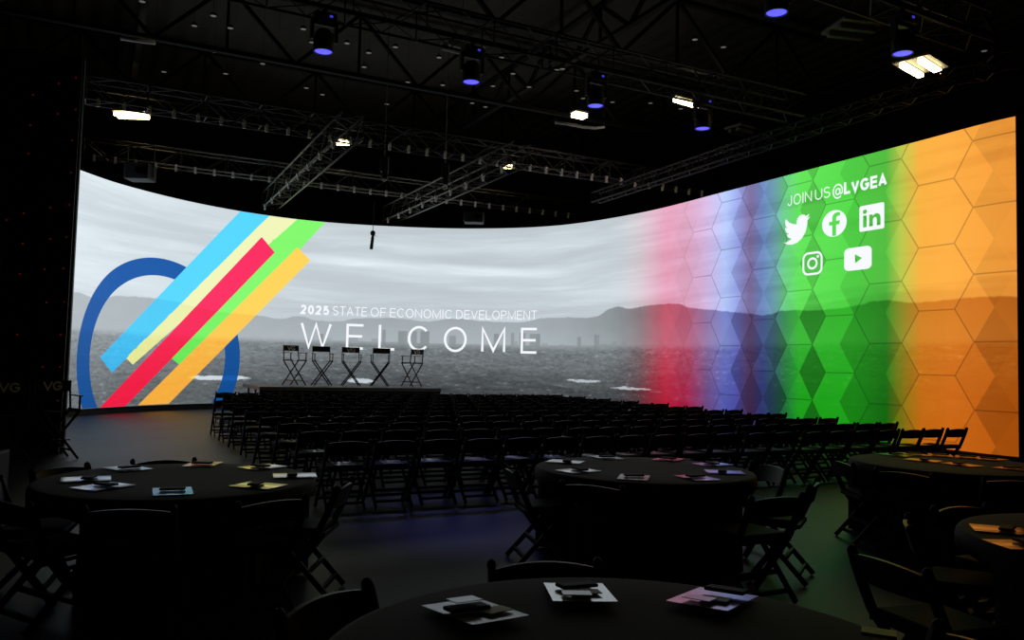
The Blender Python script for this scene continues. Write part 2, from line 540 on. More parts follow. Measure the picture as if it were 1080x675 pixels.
def screen_material():
    m, k, b = new_mat('led_wall_picture')
    gn = k.n('ShaderNodeGroup')
    gn.node_tree = CITY
    L = gn.outputs[0]
    uvn = k.n('ShaderNodeUVMap', uv_map='uv')
    sp = k.n('ShaderNodeSeparateXYZ')
    k.t.links.new(uvn.outputs[0], sp.inputs[0])
    u, v = sp.outputs[0], sp.outputs[1]
    us = [4.0, 5.3, 6.55, 7.5, 8.35, 9.1, 9.55, 10.0, 10.45, 10.85, 11.2, 11.7, 13.3, 14.13, 14.48, 14.95, 15.6, 16.9]
    dark = [(0, 0, 0), (80, 8, 28), (178, 0, 42), (170, 10, 66), (100, 60, 118), (74, 82, 165), (70, 70, 160), (92, 52, 104), (48, 56, 130), (34, 76, 96), (14, 96, 50), (14, 146, 12),
            (20, 150, 14), (16, 122, 10), (120, 112, 8), (186, 98, 8), (196, 98, 14), (186, 86, 8)]
    lite = [(224, 232, 236), (230, 205, 214), (236, 168, 196), (232, 178, 208), (218, 192, 234), (184, 206, 255), (160, 172, 240), (150, 132, 188), (122, 152, 214), (126, 182, 200),
            (112, 212, 140), (98, 226, 88), (84, 216, 72), (90, 205, 70), (188, 205, 80), (248, 176, 66), (255, 176, 70), (252, 160, 60)]
    tr = k.m('DIVIDE', k.sub(u, 4.0), 13.0)
    pos = [(a - 4.0) / 13.0 for a in us]
    # zig-zag the colour bands a little along the facets
    rd = k.ramp(tr, [(p, lin(c)) for p, c in zip(pos, dark)])
    rl = k.ramp(tr, [(p, lin(c)) for p, c in zip(pos, lite)])
    fac = k.m('POWER', k.m('DIVIDE', k.sub(L, 0.0), 0.66, clamp=True), 1.65)
    colr = k.mix(fac, rd, rl)
    cmb = k.n('ShaderNodeCombineColor')
    k.put(cmb.inputs[0], k.mul(L, 0.89))
    k.put(cmb.inputs[1], k.mul(L, 1.0))
    k.put(cmb.inputs[2], k.mul(L, 1.065))
    base = k.mix(k.step(u, 3.6, 6.4), cmb.outputs[0], colr)
    # hexagons: lattice index i along the wall, j down the wall
    i = k.m('DIVIDE', k.sub(u, 14.8976), 0.7983)
    j = k.m('DIVIDE', k.sub(3.9204, v), 0.6501)

    def cellxy(ci, cj):
        dx = k.sub(k.m('FLOORED_MODULO', k.add(k.sub(i, ci), 1.5), 3.0), 1.5)
        dy = k.sub(k.m('FLOORED_MODULO', k.add(k.sub(j, cj), 1.0), 2.0), 1.0)
        ax, ay = k.m('ABSOLUTE', dx), k.m('ABSOLUTE', dy)
        nrm = k.m('MAXIMUM', ay, k.add(ax, k.mul(ay, 0.5)))
        return dx, ay, nrm

    ax_, ay_, an = cellxy(0.5, 1.0)
    bx_, by_, bn = cellxy(2.0, 0.0)
    useb = k.m('LESS_THAN', bn, an)
    dx = k.add(ax_, k.mul(useb, k.sub(bx_, ax_)))
    dy = k.add(ay_, k.mul(useb, k.sub(by_, ay_)))
    nr = k.m('MINIMUM', an, bn)
    cidx = k.m('DIVIDE', k.sub(k.sub(i, dx), 0.5), 1.5)          # hexagon column number: 0 orange, 1 far end, negatives leftwards
    rr = k.add(k.m('MULTIPLY', k.m('ABSOLUTE', k.sub(dx, 0.5)), 2.0), dy)
    rl2 = k.add(k.m('MULTIPLY', k.m('ABSOLUTE', k.add(dx, 0.5)), 2.0), dy)
    inR = k.step(rr, 1.02, 0.98)
    inL = k.step(rl2, 1.02, 0.98)
    cols = [(-7, 1, .96, .90), (-6, .95, 1, 1.02), (-5, 1.05, 1.0, .74), (-4, .62, .80, .66), (-3, .98, 1.06, .68), (-2, 1.06, 1.05, .82),
            (-1, .80, .78, .95), (0, 1.03, 1.02, 1.02), (1, .98, .80, .84)]
    st = [((c + 7.5) / 9.0 if c > -7 else 0.0, (a / 1.2, q / 1.2, r / 1.2, 1)) for c, a, q, r in cols]
    st = [((c + 7.0 - 0.5) / 9.0 if c > -7 else 0.0, col) for (c, *_), (_p, col) in zip(cols, st)]
    fr = k.ramp(k.m('DIVIDE', k.add(cidx, 7.0), 9.0), st, 'CONSTANT')
    s3 = k.n('ShaderNodeSeparateColor')
    k.t.links.new(fr, s3.inputs[0])
    fL, fM, fR = s3.outputs[0], s3.outputs[1], s3.outputs[2]
    shade = k.add(fM, k.mul(inR, k.sub(fR, fM)))
    shade = k.add(shade, k.mul(inL, k.sub(fL, shade)))
    shade = k.mul(shade, 1.2)
    line = k.mul(k.step(nr, 0.968, 0.990), k.step(u, 6.3, 8.6))
    # the lattice is an overlay on the dark end of the picture: deep colours change most
    amt = k.step(u, 5.8, 7.2)
    shade = k.add(1.0, k.mul(amt, k.sub(shade, 1.0)))
    dk = k.m('POWER', shade, 2.0)
    shp = k.add(dk, k.mul(fac, k.sub(k.m('POWER', shade, 0.75), dk)))
    shp = k.mul(shp, k.sub(1.0, k.mul(line, 0.40)))
    vm = k.n('ShaderNodeVectorMath', operation='SCALE')
    k.t.links.new(base, vm.inputs[0])
    k.put(vm.inputs['Scale'], shp)
    b.inputs['Base Color'].default_value = (0.01, 0.01, 0.01, 1)
    b.inputs['Roughness'].default_value = 0.6
    k.t.links.new(vm.outputs[0], b.inputs['Emission Color'])
    b.inputs['Emission Strength'].default_value = SCREEN_GAIN
    return m


def graphic_material(name, lo, hi):
    """flat graphic shown by the wall over the photograph, which still shows through a little"""
    m, k, b = new_mat(name)
    gn = k.n('ShaderNodeGroup')
    gn.node_tree = CITY
    f = k.m('DIVIDE', gn.outputs[0], 0.62, clamp=True)
    b.inputs['Base Color'].default_value = (0.01, 0.01, 0.01, 1)
    k.t.links.new(k.mix(f, lin(lo), lin(hi)), b.inputs['Emission Color'])
    b.inputs['Emission Strength'].default_value = SCREEN_GAIN
    return m


def screen_shape(name, loops, material, parent, off, cut=0.3):
    """polygon (with holes) given in wall metres, laid on the curved face"""
    vs = [p for l in loops for p in l]
    tris = tessellate_polygon([[Vector((p[0], p[1], 0)) for p in l] for l in loops])
    bm = B()
    bv = [bm.verts.new((p[0], p[1], 0)) for p in vs]
    for t in tris:
        try:
            bm.faces.new([bv[q] for q in t])
        except ValueError:
            pass
    u0, u1 = min(p[0] for p in vs), max(p[0] for p in vs)
    x = math.ceil(u0 / cut) * cut
    while x < u1:
        bmesh.ops.bisect_plane(bm, geom=bm.verts[:] + bm.edges[:] + bm.faces[:], plane_co=(x, 0, 0), plane_no=(1, 0, 0))
        x += cut
    uvl = bm.loops.layers.uv.new('uv')
    for f in bm.faces:
        if f.normal.z < 0:
            f.normal_flip()
        for l in f.loops:
            l[uvl].uv = (l.vert.co.x, l.vert.co.y)
    for v in bm.verts:
        v.co = on_screen(v.co.x, v.co.y, off)
    return obj(name, bm, material, parent)


screen = empty('led_video_wall', (on_screen(0, VB).x, on_screen(0, VB).y, 0), 0,
               'huge curved LED video wall showing a grey city skyline and rainbow hexagons', 'video wall')
SC = Vector(screen.location)


def to_screen(o):
    """keep world placement when parenting to the wall"""
    o.matrix_parent_inverse = Matrix.Translation(-SC)
    return o


bm = B()
uvl = bm.loops.layers.uv.new('uv')
NU, NV = 170, 4
grid = []
for a in range(NU + 1):
    u = UA + (UB - UA) * a / NU
    grid.append([(u, VB + (VT - VB) * q / NV) for q in range(NV + 1)])
gv = [[bm.verts.new(on_screen(u, v)) for u, v in c] for c in grid]
for a in range(NU):
    for q in range(NV):
        f = bm.faces.new((gv[a][q], gv[a + 1][q], gv[a + 1][q + 1], gv[a][q + 1]))
        for l, (aa, qq) in zip(f.loops, ((a, q), (a + 1, q), (a + 1, q + 1), (a, q + 1))):
            l[uvl].uv = grid[aa][qq]
to_screen(obj('display_face', bm, screen_material(), screen, smooth=True))
bm = B()
for a in range(0, NU, 2):
    u0, u1 = UA + (UB - UA) * a / NU, UA + (UB - UA) * (a + 2) / NU
    q = [on_screen(u0, VB - 0.05, -0.01), on_screen(u1, VB - 0.05, -0.01), on_screen(u1, VT + 0.0, -0.01), on_screen(u0, VT + 0.0, -0.01)]
    r = [on_screen(u0, VB - 0.05, -0.22), on_screen(u1, VB - 0.05, -0.22), on_screen(u1, VT, -0.22), on_screen(u0, VT, -0.22)]
    vs = [bm.verts.new(p) for p in q + r]
    for f in ((0, 1, 2, 3), (5, 4, 7, 6), (0, 4, 5, 1), (3, 2, 6, 7), (0, 3, 7, 4), (1, 5, 6, 2)):
        bm.faces.new([vs[t] for t in f])
to_screen(obj('cabinet_back', bm, M_cabinet, screen))
bm = B()
for a in range(0, NU, 2):
    u0, u1 = UA + (UB - UA) * a / NU, UA + (UB - UA) * (a + 2) / NU
    p0, p1 = on_screen(u0, 0, -0.12), on_screen(u1, 0, -0.12)
    hgt = EYE + VB - 0.06
    bar(bm, (p0.x, p0.y, hgt / 2), (p1.x, p1.y, hgt / 2), 0.3, hgt, side=Vector((p1.y - p0.y, p0.x - p1.x, 0)))
to_screen(obj('base_plinth', bm, M_black, screen))


def circ(cu, cv, r, n=72, a0=0.0, a1=2 * PI, ry=None):
    ry = ry or r
    full = abs(a1 - a0 - 2 * PI) < 1e-6
    return [(cu + r * math.cos(a0 + (a1 - a0) * q / n), cv + ry * math.sin(a0 + (a1 - a0) * q / n)) for q in range(n if full else n + 1)]


# the ring, cut by the wall's foot
RC = (-12.5, -0.04)


def ring_loop(r0, r1):
    ang0 = math.asin((VB + 0.01 - RC[1]) / r0)
    ang1 = math.asin((VB + 0.01 - RC[1]) / r1)
    o_ = circ(*RC, r0, 80, ang0, PI - ang0)
    i_ = circ(*RC, r1, 80, ang1, PI - ang1)
    return [o_ + i_[::-1]]


GR = lambda n, lo, hi: graphic_material(n, lo, hi)
to_screen(tag(screen_shape('logo_ring', ring_loop(2.99, 2.47), GR('ring_blue', (6, 72, 138), (14, 88, 168)), screen, 0.004), 'blue ring graphic'))


def uv_at(px, py):
    d = ray(px, py)
    az = math.atan2(d.x, d.y)
    r = rad(az)
    return (arc_of(az), d.z / math.hypot(d.x, d.y) * r)


def px_loop(pts):
    fine = []
    for (xa, ya), (xb, yb) in zip(pts, pts[1:] + pts[:1]):
        fine += [(xa + (xb - xa) * t / 14, ya + (yb - ya) * t / 14) for t in range(14)]
    return [[(p[0], min(VT - 0.005, max(VB + 0.005, p[1]))) for p in (uv_at(*q) for q in fine)]]


STR = [('cyan', [(253.3, 222.6), (284.2, 227.0), (117.9, 393.1), (105.3, 376.8)], (40, 160, 225), (86, 216, 255), 0.007),
       ('pale yellow', [(284.2, 227.0), (313.5, 231.4), (140, 384.6), (132.6, 377.5)], (222, 222, 120), (242, 246, 186), 0.007),
       ('green', [(300, 230.0), (343.3, 234.3), (196, 391), (177.6, 375), (168, 366.7)], (84, 222, 70), (132, 250, 112), 0.006),
       ('orange', [(313.7, 260.6), (327.2, 274.6), (177.6, 425.9), (145.2, 427.4)], (242, 160, 48), (255, 214, 92), 0.009),
       ('red', [(275.8, 250), (289.7, 266.2), (131.6, 428.8), (105.0, 430.0)], (236, 12, 52), (252, 44, 98), 0.011)]
for nm, pts, lo, hi, off in STR:
    o = to_screen(screen_shape('logo_stripe', px_loop(pts), GR('stripe_' + nm.replace(' ', '_'), lo, hi), screen, off))
    o['label'] = nm + ' slanting stripe graphic'

# ---- stroke lettering
def arcp(cx, cy, rx, ry, a0, a1, n=14):
    return [(cx + rx * math.cos(R_(a0 + (a1 - a0) * q / n)), cy + ry * math.sin(R_(a0 + (a1 - a0) * q / n))) for q in range(n + 1)]


GL = {
    'W': [[(0, 1), (.26, 0), (.5, .97), (.74, 0), (1, 1)]],
    'E': [[(1, 1), (0, 1), (0, 0), (1, 0)], [(0, .52), (.93, .52)]],
    'L': [[(0, 1), (0, 0), (1, 0)]],
    'C': [arcp(.52, .5, .52, .5, 42, 318, 24)],
    'O': [arcp(.5, .5, .5, .5, 0, 360, 32)],
    'M': [[(0, 0), (0, 1), (.5, .05), (1, 1), (1, 0)]],
    'S': [arcp(.5, .75, .46, .25, 25, 265, 14) + arcp(.5, .25, .48, .25, 90, -155, 14)],
    'T': [[(0, 1), (1, 1)], [(.5, 1), (.5, 0)]],
    'A': [[(0, 0), (.5, 1), (1, 0)], [(.17, .33), (.83, .33)]],
    'F': [[(1, 1), (0, 1), (0, 0)], [(0, .5), (.88, .5)]],
    'N': [[(0, 0), (0, 1), (1, 0), (1, 1)]],
    'I': [[(.5, 0), (.5, 1)]],
    'D': [[(0, 0), (0, 1), (.4, 1)] + arcp(.4, .5, .6, .5, 88, -88, 16) + [(.4, 0), (0, 0)]],
    'V': [[(0, 1), (.5, 0), (1, 1)]],
    'P': [[(0, 0), (0, 1), (.6, 1)] + arcp(.6, .74, .4, .26, 85, -85, 10) + [(.6, .48), (0, .48)]],
    'J': [[(.9, 1), (.9, .3)] + arcp(.45, .3, .45, .3, 0, -170, 10)],
    'U': [[(0, 1), (0, .36)] + arcp(.5, .36, .5, .36, 180, 360, 14) + [(1, .36), (1, 1)]],
    'G': [arcp(.52, .5, .52, .5, 40, 335, 24) + [(1.0, .3), (1.0, .46), (.58, .46)]],
    '2': [arcp(.5, .72, .46, .28, 165, -25, 14) + [(.05, .0), (1, 0)]],
    '0': [arcp(.5, .5, .48, .5, 0, 360, 28)],
    '5': [[(.92, 1), (.2, 1), (.12, .55)] + arcp(.5, .33, .48, .33, 130, -150, 16)],
    'g': [arcp(.46, .5, .42, .46, 30, 360, 20) + [(.9, .95), (.9, .1)]],
    '@': [arcp(.5, .42, .22, .24, 0, 360, 18), [(.73, .66), (.73, .35)] + arcp(.86, .36, .13, .14, 180, 340, 8) + arcp(.5, .45, .5, .55, 0, 312, 30)],
}


def stroke_quads(lines, w, cap=0.5):
    """poly-lines to flat quads with mitred corners; returns polygons"""
    out = []
    for ln in lines:
        ln = [Vector(p) for p in ln]
        q = [ln[0]]
        for p in ln[1:]:
            if (p - q[-1]).length > 1e-5: q.append(p)
        ln = q
        closed = (ln[0] - ln[-1]).length < 1e-3
        if closed: ln = ln[:-1]
        n = len(ln)
        L, Rr = [], []
        for a in range(n):
            p = ln[a]
            pr = ln[a - 1] if (a > 0 or closed) else None
            nx = ln[(a + 1) % n] if (a < n - 1 or closed) else None
            d0 = (p - pr).normalized() if pr is not None else (nx - p).normalized()
            d1 = (nx - p).normalized() if nx is not None else d0
            nn = Vector((-d0.y, d0.x)) + Vector((-d1.y, d1.x))
            if nn.length < 1e-4: nn = Vector((-d0.y, d0.x))
            nn.normalize()
            c = max(0.45, nn.dot(Vector((-d0.y, d0.x))))
            e = Vector((0, 0))
            if not closed and a == 0: e = -d1 * w * cap
            if not closed and a == n - 1: e = d0 * w * cap
            L.append(p + e + nn * w / 2 / c)
            Rr.append(p + e - nn * w / 2 / c)
        for a in range(n if closed else n - 1):
            c = (a + 1) % n
            out.append([L[a], Rr[a], Rr[c], L[c]])
    return out


def text_polys(items, v0, v1, w, capf=0.0):
    """items: (char, u0, u1); strokes kept inside the box"""
    polys = []
    for ch, u0, u1 in items:
        h = w / 2
        lines = [[(u0 + h + (u1 - u0 - w) * x, v0 + h + (v1 - v0 - w) * y) for x, y in ln] for ln in GL[ch]]
        polys += stroke_quads(lines, w, capf if ch not in 'ELFTIDP' else 0.5)
    return polys


def layout(word, u0, u1, wide={}, gap=.2):
    """spread a word's characters between u0 and u1"""
    adv = [wide.get(c, {'I': .22, 'M': 1.18, 'W': 1.45, 'E': .82, 'L': .78, 'F': .78, 'T': .9, 'S': .88, 'J': .72, 'O': 1.12, 'C': 1.05, 'G': 1.08, 'A': 1.02, 'V': 1.0, 'N': 1.0, 'D': 1.0,
                          '@': 1.35, 'P': .85, 'U': .98}.get(c, .92)) for c in word]
    tot = sum(adv) + gap * (len(word) - 1)
    s = (u1 - u0) / tot
    x = u0
    out = []
    for c, a in zip(word, adv):
        out.append((c, x, x + a * s))
        x += (a + gap) * s
    return out


M_white = glow('white_graphic', (0.93, 0.96, 1.0, 1), 1.0)


def screen_text(name, polys, off, label=None):
    bm = B()
    for q in polys:
        vs = [bm.verts.new(on_screen(p.x, p.y, off)) for p in q]
        f = bm.faces.new(vs)
    bmesh.ops.recalc_face_normals(bm, faces=bm.faces[:])
    o = to_screen(obj(name, bm, M_white, screen))
    if label: o['label'] = label
    return o


def U(px, py=340):
    return uv_at(px, py)[0]


wl = [('W', 316.5, 349.6), ('E', 365, 383), ('L', 399.2, 416.2), ('C', 430.2, 452.8), ('O', 468.2, 492.4), ('M', 507.8, 533.2), ('E', 549.4, 566.1)]
screen_text('headline_lettering', text_polys([(c, U(a, 355), U(q, 355)) for c, a, q in wl], 0.43, 1.33, 0.085), 0.006, 'white WELCOME headline')
it = layout('2025', U(316.8, 326), U(347.2, 326))
screen_text('subtitle_numerals', text_polys(it, 1.60, 1.92, 0.068), 0.006, 'bold white 2025')
it = layout('STATE', U(351, 328), U(387, 328)) + layout('OF', U(391, 328), U(407.2, 328)) + layout('ECONOMIC', U(411.3, 330), U(477, 330)) + layout('DEVELOPMENT', U(481.2, 331), U(566.4, 331))
screen_text('subtitle_lettering', text_polys(it, 1.61, 1.93, 0.030), 0.006, 'thin white STATE OF ECONOMIC DEVELOPMENT')
it = layout('JOIN', 11.31, 12.08) + layout('US', 12.18, 12.63)
screen_text('caption_lettering', text_polys(it, 4.075, 4.335, 0.026), 0.006, 'thin white JOIN US')
screen_text('handle_lettering', text_polys(layout('@LVGEA', 12.70, 14.15, gap=.13)[1:], 4.065, 4.34, 0.060) + text_polys(layout('@LVGEA', 12.70, 14.15, gap=.13)[:1], 4.03, 4.345, 0.032), 0.006, 'bold white @LVGEA')


def fit(pts, u0, u1, v0, v1, bx=(0, 1), by=(0, 1)):
    return [(u0 + (u1 - u0) * (x - bx[0]) / (bx[1] - bx[0]), v0 + (v1 - v0) * (y - by[0]) / (by[1] - by[0])) for x, y in pts]


def rrect(x0, y0, x1, y1, r, n=7):
    o = []
    for cx, cy, a in ((x1 - r, y1 - r, 0), (x0 + r, y1 - r, 90), (x0 + r, y0 + r, 180), (x1 - r, y0 + r, 270)):
        o += arcp(cx, cy, r, r, a, a + 90, n)
    return o


bird = [(23.95, 4.57), (22.6, 5.1), (21.13, 5.35), (22.4, 4.3), (23.29, 2.62), (21.8, 3.35), (20.16, 3.81), (18.9, 2.8), (17, 2.3), (14.6, 2.75), (12.6, 4.3),
        (11.75, 6.5), (11.78, 8.29), (8.3, 7.6), (4.6, 5.9), (1.64, 3.16), (1.0, 5.0), (1.05, 6.6), (1.8, 8.4), (3.16, 9.73), (2.0, 9.55), (.93, 9.12), (1.2, 10.9),
        (2.5, 12.9), (4.88, 14.0), (3.7, 14.2), (2.67, 14.09), (3.6, 15.9), (5.2, 17.1), (7.27, 17.5), (5, 18.8), (2.6, 19.5), (0, 19.54), (3.4, 21.2), (7.56, 21.75),
        (12.5, 20.9), (16.8, 18.4), (20, 14.4), (21.5, 9.6), (21.54, 7.1), (22.8, 6)]
ico = lambda loops, lab: to_screen(tag(screen_shape('social_icon', loops, M_white, screen, 0.006), lab))
ico([fit(bird, 11.20, 12.03, 3.11, 3.80, (0, 24), (21.75, 2.3))], 'white bird icon')
cf = (12.745, 3.445)
fsh = [(.16, -.95), (.16, -.12), (.42, -.12), (.47, .17), (.16, .17), (.16, .36), (.2, .47), (.32, .53), (.48, .53), (.48, .78), (.25, .82), (.03, .77), (-.12, .62), (-.16, .42), (-.16, .17), (-.42, .17), (-.42, -.12), (-.16, -.12), (-.16, -.95)]
ico([circ(*cf, .35, 60, ry=.305), [(cf[0] + x * .35, cf[1] + y * .305) for x, y in fsh]], 'white round icon with a letter f')
q = lambda pts: fit(pts, 13.44, 14.08, 3.15, 3.72)
nsh = [(.40, .15), (.40, .61), (.54, .61), (.54, .55), (.60, .60), (.68, .63), (.78, .60), (.84, .53), (.855, .43), (.855, .15), (.705, .15), (.705, .40), (.68, .47), (.63, .49), (.57, .46), (.55, .40), (.55, .15)]
ico([q(rrect(0, 0, 1, 1, .07)), q([(.15, .15), (.30, .15), (.30, .61), (.15, .61)]), q(circ(.225, .76, .088, 24)), q(nsh)], 'white square icon with letters in')
q = lambda pts: fit(pts, 11.80, 12.41, 2.31, 2.86)
ico([q(rrect(0, 0, 1, 1, .28)), q(rrect(.09, .09, .91, .91, .2))], 'white camera outline icon')
to_screen(tag(screen_shape('social_icon', [q(circ(.5, .5, .26, 40)), q(circ(.5, .5, .17, 40))], M_white, screen, 0.006), 'white lens ring of the camera icon'))
to_screen(tag(screen_shape('social_icon', [q(circ(.77, .77, .06, 20))], M_white, screen, 0.006), 'white dot of the camera icon'))
q = lambda pts: fit(pts, 13.03, 13.76, 2.31, 2.82)
ico([q(rrect(0, 0, 1, 1, .19)), q([(.40, .30), (.40, .70), (.66, .5)])], 'white rounded icon with a play triangle')

# ------------------------------------------------------------------ the hall: floor, roof, walls
bm = B(); box(bm, (0, 16, -0.1), (56, 52, 0.2)); tag(obj('floor', bm, M_floor), kind='structure')
ROOF = 11.2
bm = B(); box(bm, (0, 16, ROOF + 0.1), (56, 52, 0.2))
G1 = Vector((math.cos(R_(27)), math.sin(R_(27)), 0))
G2 = Vector((-math.sin(R_(27)), math.cos(R_(27)), 0))
tag(obj('ceiling', bm, M_deck), kind='structure')
for nm, c, s in (('wall_back', (0, 42.1, ROOF / 2), (56, 0.2, ROOF)), ('wall_front', (0, -10.1, ROOF / 2), (56, 0.2, ROOF)),
                 ('wall_left', (-28.1, 16, ROOF / 2), (0.2, 52, ROOF)), ('wall_right', (28.1, 16, ROOF / 2), (0.2, 52, ROOF))):
    bm = B(); box(bm, c, s); tag(obj(nm, bm, M_wall), kind='structure')

# roof girders: open-web steel under the deck
def girder(c, d, half, z0, z1, step, name, label, grp):
    bm = B()
    a, q = c - d * half, c + d * half
    side = Vector((-d.y, d.x, 0))
    up = Vector((0, 0, 1))
    bar(bm, a + up * z0, q + up * z0, 0.16, 0.10, side)
    bar(bm, a + up * z1, q + up * z1, 0.16, 0.10, side)
    n = int(2 * half / step)
    for i in range(n):
        p0, p1 = a + d * (i * step), a + d * ((i + 1) * step)
        if i % 2: p0, p1 = p1, p0
        bar(bm, p0 + up * z0, p1 + up * z1, 0.09, 0.09, side)
        bar(bm, p1 + up * z0, p1 + up * z1, 0.06, 0.06, side)
    return tag(obj(name, bm, M_joist), label, 'roof girder', grp)


ords = ['first', 'second', 'third', 'fourth', 'fifth', 'sixth']
for i, off in enumerate((9.5, 14.5, 19.5, 24.5)):
    girder(Vector((0, 2, 0)) + G2 * off, G1, 17, 9.3, 11.0, 1.7, 'roof_girder', 'black open-web roof girder, %s from the round tables, crossing the dark roof' % ords[i], 'roof girders')
for i, off in enumerate((-7.5, 3.0, 13.5)):
    c = Vector((0, 18, 0)) + G1 * off
    girder(c, G2, 13, 9.9, 10.9, 1.3, 'roof_purlin', 'black open-web roof purlin running towards the video wall, %s counted from the black side tower' % ords[i], 'roof purlins')

# ------------------------------------------------------------------ lighting trusses
def truss(p0, p1, size, mtl, label, clamps=0, bottom=None, chord=0.025, cl_mat=None, diag=1):
    """box truss between two points of its lower near chord line; four chords, lacing, couplers"""
    p0, p1 = Vector(p0), Vector(p1)
    d = (p1 - p0)
    L = d.length
    d.normalize()
    sd = Vector((-d.y, d.x, 0))
    up = Vector((0, 0, 1))
    root = empty('lighting_truss', p0, 0, label, 'truss')
    org = p0.copy()
    P = lambda t, s, z: p0 + d * t + sd * (s * size) + up * (z * size) - org
    for s in (0, 1):
        for z in (0, 1):
            bm = B(); tube(bm, [P(0, s, z), P(L, s, z)], chord, 8)
            obj('chord', bm, mtl, root, smooth=True)
    bm = B()
    n = max(2, int(round(L / (size * 1.25))))
    st = L / n
    for i in range(n):
        t0, t1 = i * st, (i + 1) * st
        for s in (0, 1):
            a, q = (0, 1) if i % 2 else (1, 0)
            tube(bm, [P(t0, s, a), P(t1, s, q)], chord * .45, 6, cap=False)
        for z in (0, 1):
            tube(bm, [P(t0, 0, z), P(t1, 1, z)] if i % 2 else [P(t0, 1, z), P(t1, 0, z)], chord * .5, 6, cap=False)
        if i % 2 == 0:
            for s in (0, 1):
                tube(bm, [P(t0, s, 0), P(t0, s, 1)], chord * .55, 6, cap=False)
            for z in (0, 1):
                tube(bm, [P(t0, 0, z), P(t0, 1, z)], chord * .55, 6, cap=False)
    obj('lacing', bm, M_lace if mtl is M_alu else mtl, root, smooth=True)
    for i in range(clamps):
        t = L * (i + 0.5) / clamps
        bm = B()
        c = P(t, 0, 0)
        tube(bm, [c + d * -.03, c + d * .03], chord * 1.9, 8)
        bar(bm, c + up * -0.16, c + up * -0.02, 0.07, 0.05, side=d, bev=0.008)
        obj('coupler', bm, cl_mat or M_clamp, root)
    return root


ZT = 6.75
ZU = 7.36
T = lambda px, py, z=ZT: at_z(px, py, z)
a1, b1 = T(90, 103, ZU), T(747, 203.5, ZU)
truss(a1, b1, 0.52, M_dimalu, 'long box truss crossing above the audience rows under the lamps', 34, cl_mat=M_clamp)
a2, b2 = T(88, 163, ZU), T(606, 226.5, ZU)
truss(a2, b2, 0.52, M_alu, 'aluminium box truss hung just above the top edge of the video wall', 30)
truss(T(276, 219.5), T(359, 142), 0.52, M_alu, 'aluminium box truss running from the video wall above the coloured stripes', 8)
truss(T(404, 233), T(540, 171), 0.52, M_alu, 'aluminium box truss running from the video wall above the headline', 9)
truss(T(624, 213), T(1073, 67), 0.3, M_blacktruss, 'slim black truss running beside the rainbow end of the video wall', 0)
for (q0, q1, la, lb, lab) in (((341, 55), (741, 136), 3.5, 3.0, 'black box truss carrying four blue moving lights'),
                              ((819, 14), (952, 57), 2.5, 2.5, 'black box truss carrying two blue moving lights')):
    h0, h1 = at_z(*q0, 6.7), at_z(*q1, 6.7)
    h0.z = h1.z = 7.46
    dd = (h1 - h0).normalized()
    truss(h0 - dd * la, h1 + dd * lb, 0.52, M_blacktruss, lab, 0)

# ------------------------------------------------------------------ moving lights
def moving_light(px, py, z, label):
    p = at_z(px, py, z)
    r = empty('moving_light', p, R_(27), label, 'stage light', 'blue moving lights')
    bm = B(); box(bm, (0, 0, 0.56), (0.36, 0.26, 0.16), bev=0.02)
    box(bm, (0, 0, 0.68), (0.06, 0.06, 0.1))
    base = obj('base', bm, M_black, r)
    bm = B(); box(bm, (0.08, -0.135, 0.57), (0.05, 0.012, 0.035)); obj('indicator', bm, M_blueled, base)
    bm = B()
    bar(bm, (-.2, 0, .18), (-.2, 0, .5), 0.05, 0.1); bar(bm, (.2, 0, .18), (.2, 0, .5), 0.05, 0.1); bar(bm, (-.22, 0, .49), (.22, 0, .49), 0.06, 0.1)
    obj('yoke', bm, M_black, r)
    bm = B(); lathe(bm, [(0.0, .38), (.10, .37), (.15, .30), (.17, .12), (.165, .0), (.145, .0), (.145, .02), (0, .02)], 28)
    hd = obj('head', bm, M_black, r, smooth=False)
    bm = B(); lathe(bm, [(0.0, .002), (.08, .004), (.14, .014)], 28); obj('lens', bm, M_blue, hd)
    return r


for (px, py), w in zip(((341, 55), (497, 87), (628, 112), (741, 136)), ('first', 'second', 'third', 'fourth')):
    moving_light(px, py, 6.7, 'black moving light with blue lens, %s from the black side tower on its truss' % w)
moving_light(819, 14, 6.7, 'black moving light with blue lens near the unlit square lamp')
moving_light(952, 57, 6.7, 'black moving light with blue lens beside the twin-tube warm lamp')

# two of the moving lights throw a soft blue pool on the floor and a stage chair
def spot(name, loc, target, power, size):
    ld = bpy.data.lights.new(name, 'SPOT')
    ld.energy = power; ld.color = (0.12, 0.12, 1.0); ld.spot_size = R_(size); ld.spot_blend = 0.8; ld.shadow_soft_size = 0.1
    o = bpy.data.objects.new(name, ld)
    COL.objects.link(o)
    o.location = loc
    o.rotation_euler = (Vector(target) - Vector(loc)).to_track_quat('-Z', 'Y').to_euler()
    return o


spot('moving_light_beam', at_z(497, 87, 6.66), (-0.3, 9.5, 0.4), 300, 24)
spot('moving_light_beam', at_z(741, 136, 6.66), (-4.0, 25.5, 1.6), 700, 4)

